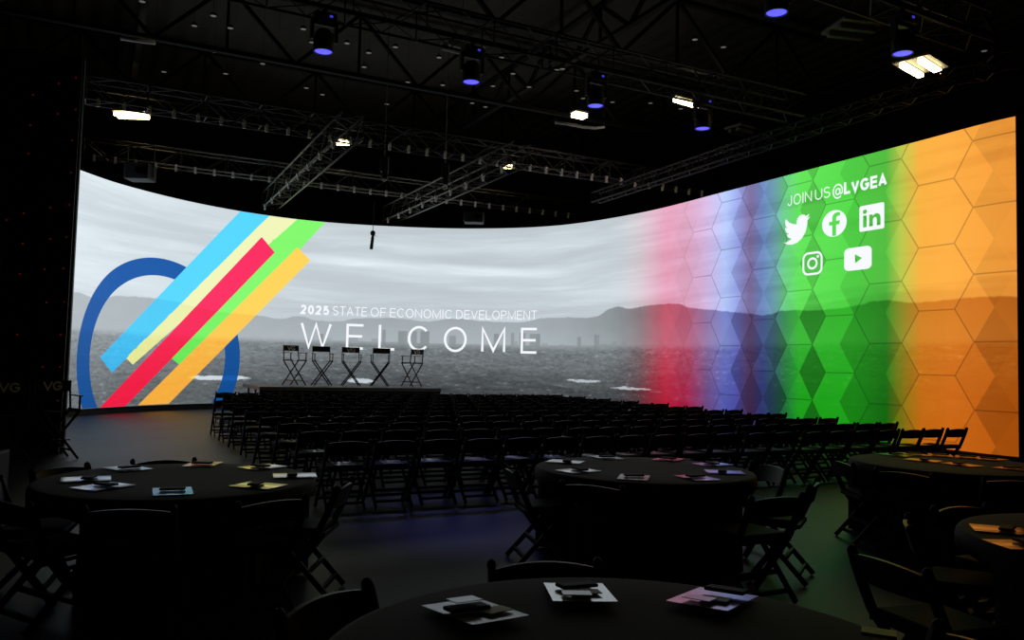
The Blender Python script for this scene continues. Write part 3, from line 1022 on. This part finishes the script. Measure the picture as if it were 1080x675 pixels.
# ------------------------------------------------------------------ high-bay lamps
def high_bay(px, py, z, lit, label, bars=2, rz=27, L=0.95, gap=0.26):
    p = at_z(px, py, z)
    r = empty('high_bay_lamp', p, R_(rz), label, 'ceiling lamp', 'warm high-bay lamps' if lit else 'unlit high-bay lamps')
    bm = B(); box(bm, (0, 0, 0.10), (L + .06, gap * bars + .04, 0.07), bev=0.012)
    obj('housing', bm, M_housing, r)
    for k_ in range(bars):
        y = (k_ - (bars - 1) / 2) * gap
        bm = B()
        box(bm, (0, y, 0.0), (L, 0.13, 0.12), bev=0.03)
        obj('tube_bank', bm, M_warm if lit else M_unlit, r)
        bm = B()
        for s in (-1, 1):
            box(bm, (0, y + s * 0.085, 0.075), (L, 0.03, 0.02))
        obj('reflector', bm, M_housing, r)
    bm = B()
    for s in (-1, 1):
        tube(bm, [(s * L * .4, 0, .13), (0, 0, .6), (0, 0, ROOF - z - .004)], 0.006, 6)
    obj('suspension_cable', bm, M_black, r)
    return r


HB = [((139, 122), 9.0, 1, 'warm lit lamp above the near end of the video wall beside the black side tower', 2, 1, .95, .26),
      ((361, 150.5), 9.0, 1, 'small warm lamp glowing at the end of the truss above the coloured stripes', 2, 0, .42, .2),
      ((537, 176), 9.0, 1, 'tiny warm lamp at the end of the truss above the headline', 1, 0, .4, .2),
      ((611, 122), 9.0, 1, 'warm lamp under the roof above the long truss, beside the third blue moving light', 2, 30, .42, .14),
      ((724, 108.5), 9.0, 1, 'single-bar warm lamp beside the fourth blue moving light', 1, 35, .95, .2),
      ((971, 72), 9.0, 1, 'twin-tube warm lamp above the rainbow end of the video wall', 2, 41, 1.1, .42),
      ((898, 34), 9.0, 0, 'unlit square lamp hanging above the rainbow end of the video wall', 2, 11, .85, .42),
      ((487, 52), 9.0, 0, 'unlit pale lamp hanging above the second blue moving light', 2, 33, .9, .3),
      ((781, 139), 9.0, 0, 'unlit dim lamp beyond the fourth blue moving light', 2, 35, .7, .3)]
for (px, py), z, lit, lab, nb, rz, L, gp in HB:
    high_bay(px, py, z, lit, lab, nb, rz, L, gp)

# small dim house downlights dotted over the roof
DOTS = [(150, 2), (225, 17), (205, 27.5), (243, 30), (226, 55), (320, 31), (173, 76), (238, 78), (277, 67.5), (293, 67), (323, 93), (366, 46), (329, 45), (389, 56), (417, 50), (441, 44),
        (463, 61), (529, 61), (541, 78), (558, 92), (430, 87), (408, 110), (384, 71), (498, 109), (520, 91), (512, 113), (587, 74), (608, 96), (615, 104), (635, 85), (646, 108), (686, 109),
        (340, 100), (467, 90), (593, 73), (718, 115), (763, 50), (733, 42), (1038, 54), (623, 82)]
dl = None
for n, (px, py) in enumerate(DOTS):
    p = at_z(px, py, 9.6)
    if dl is None:
        dl = empty('house_downlight', p, 0, 'small dim downlight hanging among the dark roof girders', 'downlight', 'small dim downlights among the roof girders')
        bm = B(); lathe(bm, [(0, .09), (.03, .09), (.06, .07), (.078, 0.0), (.072, 0.0), (.068, .015), (0, .015)], 16)
        can = obj('can', bm, M_black, dl)
        bm = B(); lathe(bm, [(0, .0), (.068, .006)], 16); obj('lens', bm, M_dimlamp, can)
        bm = B(); tube(bm, [(0, 0, .085), (0, 0, ROOF - 9.604)], 0.004, 6); obj('stem', bm, M_black, dl)
    else:
        dup(dl, p, 0, 'small dim downlight hanging among the dark roof girders')

# chain hoists with bright hooks
def hoist(px, py0, py1, y, label):
    p = at_y(px, py1, y)
    top = at_y(px, py0, y).z
    r = empty('chain_hoist', p, 0, label, 'hoist', 'chain hoists')
    bm = B(); box(bm, (0, 0, (top - p.z) * .55), (.22, .2, .42), bev=.03); box(bm, (.02, 0, (top - p.z) * .55 - .3), (.16, .14, .2), bev=.03)
    obj('motor', bm, M_black, r)
    bm = B(); tube(bm, [(0, 0, .1), (0, 0, ROOF - p.z)], .014, 6); obj('chain', bm, M_alu, r)
    bm = B(); tube(bm, [(.0, 0, .12), (.06, 0, .08), (.06, 0, .02), (0, 0, -.02), (-.05, 0, .01)], .022, 8); obj('hook', bm, M_clamp, r)
    return r


hoist(405, 160, 190, 22.0, 'black chain hoist with a bright hook beside the long truss')
hoist(469, 165, 199, 23.0, 'black chain hoist with a bright hook on the truss above the headline')

# hanging pendant in front of the sky picture
pt = at_y(391.5, 263, 26.0)
r = empty('hanging_microphone', pt, 0, 'black microphone hanging on a cable in front of the grey sky picture', 'microphone')
bm = B(); lathe(bm, [(0, 0), (.05, 0), (.055, .05), (.05, .38), (.035, .45), (0, .46)], 16); o = obj('body', bm, M_black, r); o.rotation_euler = (0, R_(5), 0)
bm = B(); lathe(bm, [(0, .42), (.06, .45), (.085, .52), (.06, .59), (0, .62)], 16); obj('ball', bm, M_black, r, loc=(.035, 0, 0))
bm = B(); tube(bm, [(.035, 0, .6), (.05, 0, ZT - pt.z + .0)], .010, 6); obj('cable', bm, M_black, r)
bm = B(); tube(bm, [(.05, 0, .45), (.17, 0, .42)], .006, 6); obj('side_wire', bm, M_black, r)

# projectors / boxes rigged over the middle of the wall, and a square spotlight rig beside the stripes
def rig_box(px, py, y, w, h, label, dep=.5):
    p = at_y(px, py, y)
    r = empty('projector', p, 0, label, 'projector', 'projectors above the video wall')
    bm = B(); box(bm, (0, 0, 0), (w, dep, h), bev=.03); obj('body', bm, mat('dull_grey_case', (.012, .012, .012), .6), r)
    bm = B(); lathe(bm, [(0, 0), (.09, 0), (.1, .1), (.07, .1), (.06, .03), (0, .03)], 20); o = obj('lens', bm, M_gloss, r); o.rotation_euler = (R_(90), 0, 0); o.location = (w * .2, -dep / 2, 0)
    bm = B()
    for s in (-1, 1):
        bar(bm, (s * w * .55, 0, -h * .3), (s * w * .55, 0, ZT + .1 - p.z), .03, .03)
    bar(bm, (-w * .56, 0, h * .55), (w * .56, 0, h * .55), .03, .03)
    obj('frame', bm, M_lace, r)


rig_box(500, 230, 26.3, .62, .34, 'grey projector in a frame hung above the middle of the video wall')
rig_box(148, 182, 20.2, .6, .4, 'dark projector in a frame hung beside the black side tower above the grey sky')
# draped cables lit by the lamp near the third moving light
def hung(name, pts, r_, mtl, label, cat):
    root = empty(name, pts[0], 0, label, cat)
    o_ = Vector(pts[0])
    bm = B(); tube(bm, [Vector(p) - o_ for p in pts], r_, 10)
    obj('span', bm, mtl, root, smooth=True)
    for e in (pts[0], pts[-1]):
        e = Vector(e) - o_
        bm = B(); tube(bm, [e, (e.x, e.y, ROOF - .004 - o_.z)], .006, 6); obj('suspension_wire', bm, M_black, root)


hung('cable_loom', [at_z(585, 129, 8.6), at_z(600, 131, 8.55), at_z(615, 134, 8.5), at_z(628, 135, 8.5), at_z(637, 134, 8.6)], .04, M_clamp, 'sagging cable loom lit by the warm lamp above the long truss', 'cable')
hung('pipe', [at_z(127, 40, 8.4), at_z(164, 45, 8.4)], .05, M_clamp, 'short pale pipe hung near the roof above the black side tower', 'pipe')

# ------------------------------------------------------------------ black side tower (rear of an LED wing) with red status lights
dE = ray(78.2, 285); E_ = Vector((dE.x, dE.y, 0)) * (13.6 / dE.y)
dirW = Vector((-0.93, -0.36, 0)).normalized()
nW = Vector((dirW.y, -dirW.x, 0))
if nW.y > 0: nW = -nW
tower = empty('led_tower_rear', E_, math.atan2(dirW.y, dirW.x), 'tall black rear of an LED wing wall dotted with red status lights', 'LED tower')
WZ = 6.6
bm = B()
box(bm, (3.0, (0.0), WZ / 2), (6.0, 0.14, WZ))
obj('cabinet_panel', bm, M_cabinet, tower)
bm = B()
sgn = 1 if (Matrix.Rotation(tower.rotation_euler.z, 3, 'Z') @ Vector((0, 1, 0))).y < 0 else -1
for i in range(12):
    for j in range(14):
        x, z = .25 + i * .5, .2 + j * .46
        for (cx, cz, sx, sz) in ((x, z - .2, .46, .03), (x, z + .2, .46, .03), (x - .22, z, .03, .4), (x + .22, z, .03, .4)):
            box(bm, (cx, sgn * .085, cz), (sx, .03, sz))
obj('cabinet_frames', bm, M_black, tower)
bm = B()
for i in range(7):
    bar(bm, (.05 + i * 0.98, sgn * .35, 0), (.05 + i * .98, sgn * .12, WZ), .05, .05)
    bar(bm, (.05 + i * 0.98, sgn * .12, .4), (.05 + i * .98, sgn * .5, .05), .05, .05)
obj('brace', bm, M_black, tower)
REDS = [(34.7, 100), (62, 88), (80, 82), (61, 120), (80, 115.5), (32, 132), (76, 148), (30, 162), (75, 182), (73, 216), (53, 219), (25, 225), (7, 232), (53, 252), (70, 250), (24, 257),
        (47, 284), (67, 283), (21, 289), (49, 319), (68, 318.5), (18, 353), (64, 353), (45, 387), (63.6, 387), (61, 422.5)]
rotI = Matrix.Rotation(-tower.rotation_euler.z, 3, 'Z')
for px, py in REDS:
    d = ray(px, py)
    # meet the tower's rear plane
    n3 = (Matrix.Rotation(tower.rotation_euler.z, 3, 'Z') @ Vector((0, sgn, 0)))
    q0 = E_ + n3 * 0.105
    t = (q0 - Vector((0, 0, EYE))).dot(n3) / d.dot(n3)
    w = rotI @ (Vector((0, 0, EYE)) + d * t - E_)
    bm = B(); bmesh.ops.create_uvsphere(bm, u_segments=8, v_segments=6, radius=0.014)
    obj('status_light', bm, M_red, tower, loc=w)

# equipment box with a green power light at the edge of the tower
p = at_z(-12, 494, 0.0)
p = at_y(-24, 500, 9.0); p.z = 0
r = empty('power_box', p, R_(15), 'black equipment case with a green power light standing by the side tower', 'equipment case')
bm = B(); box(bm, (0, 0, .28), (.5, .4, .5), bev=.02); obj('case', bm, M_black, r)
bm = B()
for x in (-.2, .2):
    for y in (-.15, .15): lathe(bm, [(0, 0), (.03, 0), (.03, .04), (0, .04)], 10, (x, y, 0))
obj('feet', bm, M_black, r)
bm = B(); bmesh.ops.create_uvsphere(bm, u_segments=10, v_segments=8, radius=.035); obj('power_light', bm, M_green, r, loc=(.19, -.21, .44))

# ------------------------------------------------------------------ stage
O_ = Vector((-1.9, 8.4, 0))                         # near aisle corner of the seating block
def grid_at(s_, r_, z_=0.0):
    return O_ + G1 * s_ + G2 * r_ + Vector((0, 0, z_))


SX0, SX1, SY0, SY1, SZ = 2.0, 7.4, 15.0, 17.9, 0.85
st = empty('stage_platform', grid_at((SX0 + SX1) / 2, SY0), R_(27), 'low grey stage platform in front of the video wall carrying five director chairs', 'stage')
sx = (SX0 + SX1) / 2
bm = B(); box(bm, (0, (SY1 - SY0) / 2, SZ - .05), (SX1 - SX0, SY1 - SY0, .1)); obj('deck', bm, M_stage, st)
bm = B()
w2 = (SX1 - SX0) / 2
N = 90
pr = []
for i in range(N + 1):
    x = -w2 + 2 * w2 * i / N
    pr.append((x, .06 + .025 * math.sin(i * 1.9)))
vs0 = [bm.verts.new((x, y, 0.005)) for x, y in pr]
vs1 = [bm.verts.new((x, y * .6, SZ - .1)) for x, y in pr]
for i in range(N): bm.faces.new((vs0[i], vs0[i + 1], vs1[i + 1], vs1[i]))
obj('skirt', bm, M_skirt, st, smooth=True)
bm = B()
for x in (-w2 + .15, -w2 * .33, w2 * .33, w2 - .15):
    for y in (.3, 1.5, 2.7): tube(bm, [(x, y, 0), (x, y, SZ - .1)], .03, 8)
obj('legs', bm, M_black, st)

# ------------------------------------------------------------------ director chairs
def director_chair(loc, rz, label, logo, grp=None, fm=None):
    r = empty('director_chair', loc, rz, label, 'director chair', grp)
    fm = fm or M_dwood
    hw, hd, hs = .26, .20, .76
    bm = B(); pts = []
    nx, ny = 10, 4
    g = [[bm.verts.new((-hw + 2 * hw * i / nx, -hd + 2 * hd * j / ny, hs - .012 - .03 * (1 - (2 * i / nx - 1) ** 2))) for j in range(ny + 1)] for i in range(nx + 1)]
    for i in range(nx):
        for j in range(ny): bm.faces.new((g[i][j], g[i + 1][j], g[i + 1][j + 1], g[i][j + 1]))
    bmesh.ops.solidify(bm, geom=bm.faces[:], thickness=.008)
    obj('seat', bm, M_canvas, r, smooth=True)
    for s in (-1, 1):
        bm = B(); bar(bm, (s * hw, -hd - .02, hs - .02), (s * hw, hd + .02, hs - .02), .035, .045, bev=.006)
        obj('seat_rail', bm, fm, r)
    # crossing legs, front pair and rear pair
    for y in (-hd, hd):
        for s in (-1, 1):
            bm = B(); bar(bm, (s * hw, y, hs - .03), (-s * (hw + .01), y + .012 * s, 0.0), .036, .022, side=Vector((0, 1, 0)) if False else Vector((1, 0, 0)), bev=.004)
            obj('leg', bm, fm, r)
    bm = B()
    for s in (-1, 1): bar(bm, (s * hw * .62, -hd, .14), (s * hw * .62, hd, .14), .02, .03)
    bar(bm, (-hw * .5, hd + .02, .30), (hw * .5, hd + .02, .30), .08, .018)
    obj('footrest', bm, fm, r)
    for s in (-1, 1):
        bm = B(); bar(bm, (s * (hw + .01), -hd - .03, hs + .20), (s * (hw + .01), hd + .03, hs + .20), .05, .02, bev=.006)
        bar(bm, (s * (hw + .01), hd - .03, hs), (s * (hw + .01), hd - .03, hs + .2), .022, .03)
        obj('armrest', bm, fm, r)
        bm = B(); bar(bm, (s * (hw + .005), -hd + .02, hs - .02), (s * (hw - .005), -hd - .03, hs + .43), .024, .034, bev=.005); obj('back_post', bm, fm, r)
    bm = B()
    box(bm, (0, -hd - .02, hs + .34), (2 * hw + .03, .022, .17), bev=.008)
    bk = obj('backrest', bm, M_canvas, r)
    if logo:
        for face, yy in ((1, -hd - .02 + .0125), (-1, -hd - .02 - .0125)):
            bm = B()
            for (ch, x0, x1) in (('V', -.125, -.01), ('G', .015, .125)):
                lines = [[(x0 + (x1 - x0) * x, -.058 + .116 * y) for x, y in ln] for ln in GL[ch]]
                for q_ in stroke_quads(lines, .026, .2):
                    bm.faces.new([bm.verts.new((p.x if face > 0 else -p.x, yy, hs + .34 + p.y)) for p in q_])
            if face > 0:
                for v in bm.verts: v.co.x = -v.co.x
                pass
            obj('back_logo', bm, M_logo, bk)
    return r


ARM = 'director chair on the stage'
DC = [(312.5, PI + R_(50), 'black director chair with cream logo on the stage, nearest the coloured stripes', 1),
      (341.5, PI + R_(25), 'plain-backed black director chair on the stage, second from the coloured stripes', 0),
      (372, PI + R_(19), 'black director chair with cream logo in the middle of the five on stage', 1),
      (402.5, PI + R_(2), 'plain-backed director chair on the stage, tinted by blue light', 0),
      (436, PI - R_(37), 'black director chair with cream logo on the stage, farthest from the stripes', 1)]
for px, rz, lab, lg in DC:
    t = (px - 540) / 862
    q0 = grid_at(0, 16.4)
    s_ = (t * q0.y - q0.x) / (G1.x - t * G1.y)
    director_chair(grid_at(s_, 16.4, SZ + .014), rz, lab, lg, 'director chairs on the stage')
for px, y, rz, lab, lg in ((59, 12.6, PI + R_(48), 'black director chair by the black tower, its arm against the blue ring', 1),
                           (12, 11.6, PI + R_(44), 'black director chair with a dim logo lost against the black tower', 1)):
    p = at_y(px, 440, y)
    director_chair((p.x, y, .012), rz, lab, lg, 'director chairs by the black tower')

# ------------------------------------------------------------------ folding chairs
CW = 0.235                                         # half width


def chair_bits():
    """meshes of one resin folding chair; it faces +Y, origin on the floor"""
    bits = []
    for s in (-1, 1):                              # back post and front leg in one long bar
        bm = B()
        pts = [(s * CW, -.285, .745), (s * CW, -.245, .63), (s * CW, -.17, .46), (s * CW, .16, .012)]
        for a, q in zip(pts, pts[1:]): bar(bm, a, q, .030, .044, bev=.005)
        bmesh.ops.create_uvsphere(bm, u_segments=10, v_segments=6, radius=.026, matrix=Matrix.Translation((s * CW, -.287, .748)) @ Matrix.Diagonal((.8, 1, 1, 1)))
        bits.append(('leg', bm, M_resin))
    for s in (-1, 1):                              # rear legs
        bm = B(); bar(bm, (s * (CW - .03), .13, .43), (s * (CW - .03), -.26, .012), .024, .038, bev=.005)
        bits.append(('leg', bm, M_resin))
    bm = B()                                       # seat frame
    for s in (-1, 1): bar(bm, (s * (CW - .025), -.19, .435), (s * (CW - .025), .21, .45), .028, .04, bev=.004)
    bar(bm, (-CW + .03, .20, .45), (CW - .03, .20, .45), .04, .03); bar(bm, (-CW + .03, -.19, .437), (CW - .03, -.19, .437), .04, .03)
    bits.append(('seat_frame', bm, M_resin))
    bm = B(); box(bm, (0, .005, .462), (2 * CW - .07, .375, .034), bev=.014)
    bits.append(('seat', bm, M_pad))
    bm = B()                                       # curved top rail
    n = 10
    for i in range(n):
        xa, xb = -CW + 2 * CW * i / n, -CW + 2 * CW * (i + 1) / n
        f = lambda x: 1 - (x / CW) ** 2
        ya, yb = -.268 - .030 * f(xa), -.268 - .030 * f(xb)
        for (z0, z1) in ((.615, .728),):
            vs = []
            for x, y in ((xa, ya), (xb, yb)):
                t = f(x)
                for yy in (y - .011, y + .011):
                    for z in (z0 - .004 * t, z1 + .024 * t):
                        vs.append(bm.verts.new((x, yy + (z - .70) * -.28, z)))
            for q_ in ((0, 1, 5, 4), (2, 6, 7, 3), (1, 3, 7, 5), (0, 4, 6, 2)):
                bm.faces.new([vs[k_] for k_ in q_])
    bmesh.ops.remove_doubles(bm, verts=bm.verts[:], dist=1e-5)
    bits.append(('backrest', bm, M_gloss))
    for a, q in (((-CW + .03, -.20, .08), (CW - .03, -.20, .08)), ((-CW + .03, -.105, .19), (CW - .03, -.105, .19)), ((-CW, .10, .10), (CW, .10, .10))):
        bm = B(); bar(bm, a, q, .022, .03)
        bits.append(('stretcher', bm, M_resin))
    return bits


proto = empty('folding_chair', (0, 0, 0), 0, 'x', 'folding chair', 'x')
for nm, bm, mt in chair_bits():
    obj(nm, bm, mt, proto)
bm = B()
for nm, q_, mt in chair_bits():
    me = bpy.data.meshes.new('tmp'); q_.to_mesh(me); q_.free(); bm.from_mesh(me); bpy.data.meshes.remove(me)
far = tag(obj('folding_chair', bm, M_resin), 'x', 'folding chair', 'x')
used = {'near': False, 'far': False}


def chair(x, y, rz, label, grp, near=True, z=0):
    src = proto if near else far
    key = 'near' if near else 'far'
    if not used[key]:
        used[key] = True
        if near: KID[proto.name] = [(c, kids(c)) for c in kids(proto)]
        src.location = (x, y, z); src.rotation_euler = (0, 0, rz); src['label'] = label; src['group'] = grp
        return src
    if near:
        return dup(src, (x, y, z), rz, label, grp)
    r = src.copy(); COL.objects.link(r); r.location = (x, y, z); r.rotation_euler = (0, 0, rz); r['label'] = label; r['group'] = grp
    return r


# ------------------------------------------------------------------ brochures
def bro_mesh(w=.23, h=.305, seed=0):
    bm = B()
    rnd = random.Random(seed)
    nx, ny = 6, 6
    g = []
    for i in range(nx + 1):
        g.append([])
        for j in range(ny + 1):
            x, y = -w / 2 + w * i / nx, -h / 2 + h * j / ny
            z = .004 + .003 * max(0, (abs(x) / (w / 2)) - .5) ** 2
            g[-1].append(bm.verts.new((x, y, z)))
    for i in range(nx):
        for j in range(ny): bm.faces.new((g[i][j], g[i + 1][j], g[i + 1][j + 1], g[i][j + 1]))
    bmesh.ops.solidify(bm, geom=bm.faces[:], thickness=.004)
    return bm


BRO = {}


def brochure(mt, loc, rz, label, grp):
    if mt.name not in BRO:
        o = obj('brochure', bro_mesh(seed=len(BRO)), mt)
        BRO[mt.name] = o
    else:
        o = BRO[mt.name].copy(); COL.objects.link(o)
    o.location = loc; o.rotation_euler = (0, 0, rz)
    return tag(o, label, 'brochure', grp)


# ------------------------------------------------------------------ audience rows
PITCHX, NROW, NCOL, ROWP = .532, 11, 20, 1.30
rnd = random.Random(4)


def ordinal(n):
    if 10 <= n % 100 <= 20: return '%dth' % n
    return '%d%s' % (n, {1: 'st', 2: 'nd', 3: 'rd'}.get(n % 10, 'th'))


for k_ in range(NROW):
    for i in range(NCOL - (1 if k_ >= 8 else 0)):
        c = grid_at(.36 + PITCHX * (NCOL - 1 - i) + rnd.uniform(-.006, .006), .58 + ROWP * k_ + rnd.uniform(-.03, .03))
        where = '%s from the rainbow end, audience row %s from the tables' % (ordinal(i + 1), ordinal(k_ + 1))
        jr = R_(27) + rnd.uniform(-.03, .03)
        chair(c.x, c.y, jr, 'black folding chair, ' + where, 'audience folding chairs in rows', near=(k_ <= 3))
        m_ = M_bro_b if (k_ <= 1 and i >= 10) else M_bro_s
        brochure(m_, (c.x + rnd.uniform(-.04, .04), c.y, .479), jr + rnd.uniform(-.35, .35), 'brochure on the seat ' + where, 'brochures on the audience seats')

# ------------------------------------------------------------------ round tables under black cloths
TR, TH = .915, .75
tb_proto = None
cl_proto = None


def round_table(x, y, kx, seed):
    global tb_proto
    lab = 'round banquet table under the black cloth, ' + BY[kx]
    if tb_proto is None:
        r = empty('round_table', (x, y, 0), 0, lab, 'table', 'round banquet tables')
        bm = B(); lathe(bm, [(0, TH - .025), (TR - .01, TH - .025), (TR, TH - .012), (TR - .01, TH), (0, TH)], 64); obj('tabletop', bm, M_ply, r)
        for s in (-1, 1):
            for q_ in (-1, 1):
                bm = B(); tube(bm, [(s * .28, q_ * .24, TH - .03), (s * .36, q_ * .26, .0)], .016, 8); obj('leg', bm, M_black, r)
        tb_proto = r
    else:
        r = dup(tb_proto, (x, y, 0), 0, lab)
    rn = random.Random(seed)
    bm = B()
    n = 144
    ph = [rn.uniform(0, 6.28) for _ in range(4)]
    prof = [(0, 0.0), (.3, 0), (.6, 0), (TR - .03, 0), (TR - .005, -.004), (TR + .006, -.018), (TR + .012, -.05), (TR + .014, -.10), (TR + .016, -.15), (TR + .017, -.2), (TR + .018, -.25), (TR + .018, -.3), (TR + .02, -.5), (TR + .022, -.735)]
    rings = []
    for rr, z in prof:
        ring = []
        for i in range(n):
            a = 2 * PI * i / n
            f = max(0, -z) / .735
            push = 0.0
            for kc, ang, dist, _h in TC:
                if kc == kx and dist < 1.2:
                    da = abs((a - R_(ang) + PI) % (2 * PI) - PI)
                    t = min(1, max(0, (.56 - da) / .16)); t = t * t * (3 - 2 * t)
                    q2 = min(1, max(0, (f - .12) / .24)); q2 = q2 * q2 * (3 - 2 * q2)
                    push = max(push, min(.42, 1.2 - dist) * t * q2)
            w = -push + f * (.020 * math.sin(9 * a + ph[0]) + .016 * math.sin(17 * a + ph[1]) + .010 * math.sin(31 * a + ph[2]))
            ring.append(bm.verts.new(((rr + w) * math.cos(a), (rr + w) * math.sin(a), TH + .006 + z)))
        rings.append(ring)
    for a, q_ in zip(rings, rings[1:]):
        for i in range(n): bm.faces.new((a[i], a[(i + 1) % n], q_[(i + 1) % n], q_[i]))
    bmesh.ops.remove_doubles(bm, verts=bm.verts[:], dist=1e-5)
    bmesh.ops.recalc_face_normals(bm, faces=bm.faces[:])
    c = obj('tablecloth', bm, M_cloth, smooth=True, loc=(x, y, 0))
    tag(c, 'black floor-length cloth draped over the round table ' + BY[kx], 'tablecloth', 'black round tablecloths')
    return Vector((x, y, 0))


# chairs pushed up to the tables: angle, distance, how each stands
TC = [('A', 198, .87, 'aisle side, pale light on its back'), ('A', 118, .87, 'far side towards the director chairs'), ('A', 158, .87, 'between aisle side and far side'),
      ('A', -1, .87, 'side towards the audience rows'), ('A', -41, .87, 'front corner towards the middle table'), ('A', -81, .87, 'front, facing the video wall'), ('A', -121, .87, 'front corner towards the tower'),
      ('B', 192, .87, 'orange glint on its back'), ('B', 22, 1.03, 'far side, pale light on its back'), ('B', -27, 1.08, 'side towards the green aisle'), ('B', -63, 1.24, 'pulled out beside the green aisle'),
      ('B', -118, .87, 'front corner towards the tower-side table'),
      ('C', 100, .87, 'far side, top rail showing behind it'), ('C', 152, .86, 'curved rail beside the bare floor'), ('C', 8, .87, 'on the green aisle side'),
      ('D', 182, .79, 'at the green aisle'), ('D', 223, .87, 'front corner at the green aisle'), ('D', 265, .87, 'front, facing the video wall'), ('D', 307, .87, 'front corner near the frame edge'),
      ('E', 197, 1.42, 'pulled out towards the closest table'), ('E', 155, .87, 'at its aisle side'), ('E', 112, .87, 'far side towards the orange end')]
TB = {'A': ((-2.29, 5.76), 'tower-side table'), 'B': ((1.15, 7.0), 'middle table'), 'C': ((.37, 2.45), 'closest table'),
      'D': ((4.30, 8.0), 'orange-end table'), 'E': ((3.38, 4.3), 'frame-edge table')}
BY = {'A': 'beside the bare floor below the coloured stripes', 'B': 'in front of the audience rows', 'C': 'at the bottom of the frame',
      'D': 'in front of the orange hexagons', 'E': 'half outside the frame'}
NAME = {k_: v[1] for k_, v in TB.items()}
for i, (kx, ((x, y), w)) in enumerate(TB.items()):
    round_table(x, y, kx, i)

for kx, ang, dist, how in TC:
    (x, y), _ = TB[kx]
    a = R_(ang)
    cx, cy = x + dist * math.cos(a), y + dist * math.sin(a)
    chair(cx, cy, a + PI / 2, 'black folding chair at the %s, %s' % (NAME[kx], how), 'folding chairs at the round tables')

# place settings: brochure, with a black pouch or cards on it
ZC = TH + .007
SETS = {'A': [(134.9, 494.7, 'y0'), (90.6, 506, 'w'), (108.9, 513.9, 'w'), (214.7, 489.8, 'w'), (284, 492.2, 'y'), (311, 502.2, 'y'), (272.5, 512.8, 'y'), (182, 519, 'w')],
        'B': [(596, 487.5, 'w'), (609.6, 497, 'w'), (639.3, 483, 'w'), (708.7, 483.7, 'w'), (754, 490.2, 'w'), (764.4, 498.6, 'w'), (735, 504.5, 'w'), (668.4, 504, 'w')],
        'D': [(943, 480.3, 'w'), (955, 477.6, 'w'), (973, 486, 'y'), (985, 476.2, 'w'), (1024, 481.5, 'w'), (1014, 490.5, 'w'), (1063, 483.0, 'w'), (1070, 495.2, 'w')],
        'E': [(1058, 560, 'w'), (1068, 576, 'w')],
        'C': [(500, 648, 'd'), (610.5, 628, 'w'), (752, 635, 'w'), (866, 701, 'w')]}
CLK = ['first', 'second', 'third', 'fourth', 'fifth', 'sixth', 'seventh', 'eighth']
pouch = None
cards = {}
ROT = {'C': [R_(38), R_(4), R_(-36), R_(-30)]}
for kx, sets in SETS.items():
    (x, y), _ = TB[kx]
    srt = sorted(range(len(sets)), key=lambda i: sets[i][0])
    for n, (px, py, ty) in enumerate(sets):
        p = at_z(px, py, ZC)
        dv = Vector((p.x - x, p.y - y, 0))
        if dv.length > .78: dv = dv.normalized() * .78
        p = Vector((x, y, ZC)) + dv
        rz = math.atan2(dv.y, dv.x) + PI / 2 + rnd.uniform(-.25, .25)
        if kx in ROT: rz = ROT[kx][n]
        mt = {'w': M_bro, 'y': M_bro_y, 'y0': M_bro, 'd': M_bro_d}[ty]
        pos = '%s from its tower side' % CLK[srt.index(n)]
        nm = NAME[kx]
        bro_ = brochure(mt, p + Vector((0, 0, .003)), rz, '%s brochure on the %s, %s' % ({'w': 'pale glossy', 'y': 'yellow glossy', 'y0': 'pale glossy', 'd': 'dark picture'}[ty], nm, pos),
                 'brochures on the round tables')
        rot = Matrix.Rotation(rz, 3, 'Z')
        if kx == 'C':
            rot = Matrix.Rotation(R_(-3.2), 3, 'X') @ rot
            p = p + Vector((0, 0, .0075))
            bro_.location = p + Vector((0, 0, .002)); bro_.rotation_euler = rot.to_euler()
        if pouch is None:
            bm = B(); box(bm, (0, 0, .007), (.15, .07, .014), bev=.006); pouch = obj('glasses_pouch', bm, M_pouch)
            po = pouch
        else:
            po = pouch.copy(); COL.objects.link(po)
        off = Vector((.0, .02, .012)) if kx != 'C' else {0: Vector((-.03, .0, .012)), 1: Vector((.0, .055, .012)), 2: Vector((.02, .08, .02)), 3: Vector((.02, -.03, .012))}[n]
        po.location = p + rot @ off + Vector((0, 0, 0.0)); po.rotation_euler = (rot @ Matrix.Rotation(rnd.uniform(-.4, .4), 3, 'Z')).to_euler()
        tag(po, 'small black pouch on the %s brochure of the %s, %s' % ('yellow' if ty == 'y' else 'pale' if ty[0] != 'd' else 'dark', nm, pos), 'pouch', 'black pouches on the brochures')
        if kx == 'C':
            for cn, mt2, dx, dy, rr, cl in (('card', M_note, .02, -.035, .1, 'yellow card'), ('card', M_card, -.02, -.075 if n else .03, -.05, 'white card')):
                if n == 3 and cl == 'white card': continue
                if n == 3: p = at_z(927, 671, ZC - .012); dx = dy = 0; rot = Matrix.Rotation(rz, 3, 'Z')
                bm = B(); box(bm, (0, 0, .0015), (.105, .07, .003))
                o = obj('card', bm, mt2)
                zz = .016 if cl == 'white card' else .013
                if n == 0 and cl == 'white card': zz = .037
                if n == 0 and cl == 'yellow card': dx, dy = .045, -.06
                o.location = p + rot @ Vector((dx, dy, zz)); o.rotation_euler = (rot @ Matrix.Rotation(rr, 3, 'Z')).to_euler()
                tag(o, '%s on the %s brochure of the %s, %s' % (cl, 'dark' if ty == 'd' else 'yellow' if ty == 'y' else 'pale', nm, pos), 'card', 'cards on the closest table')
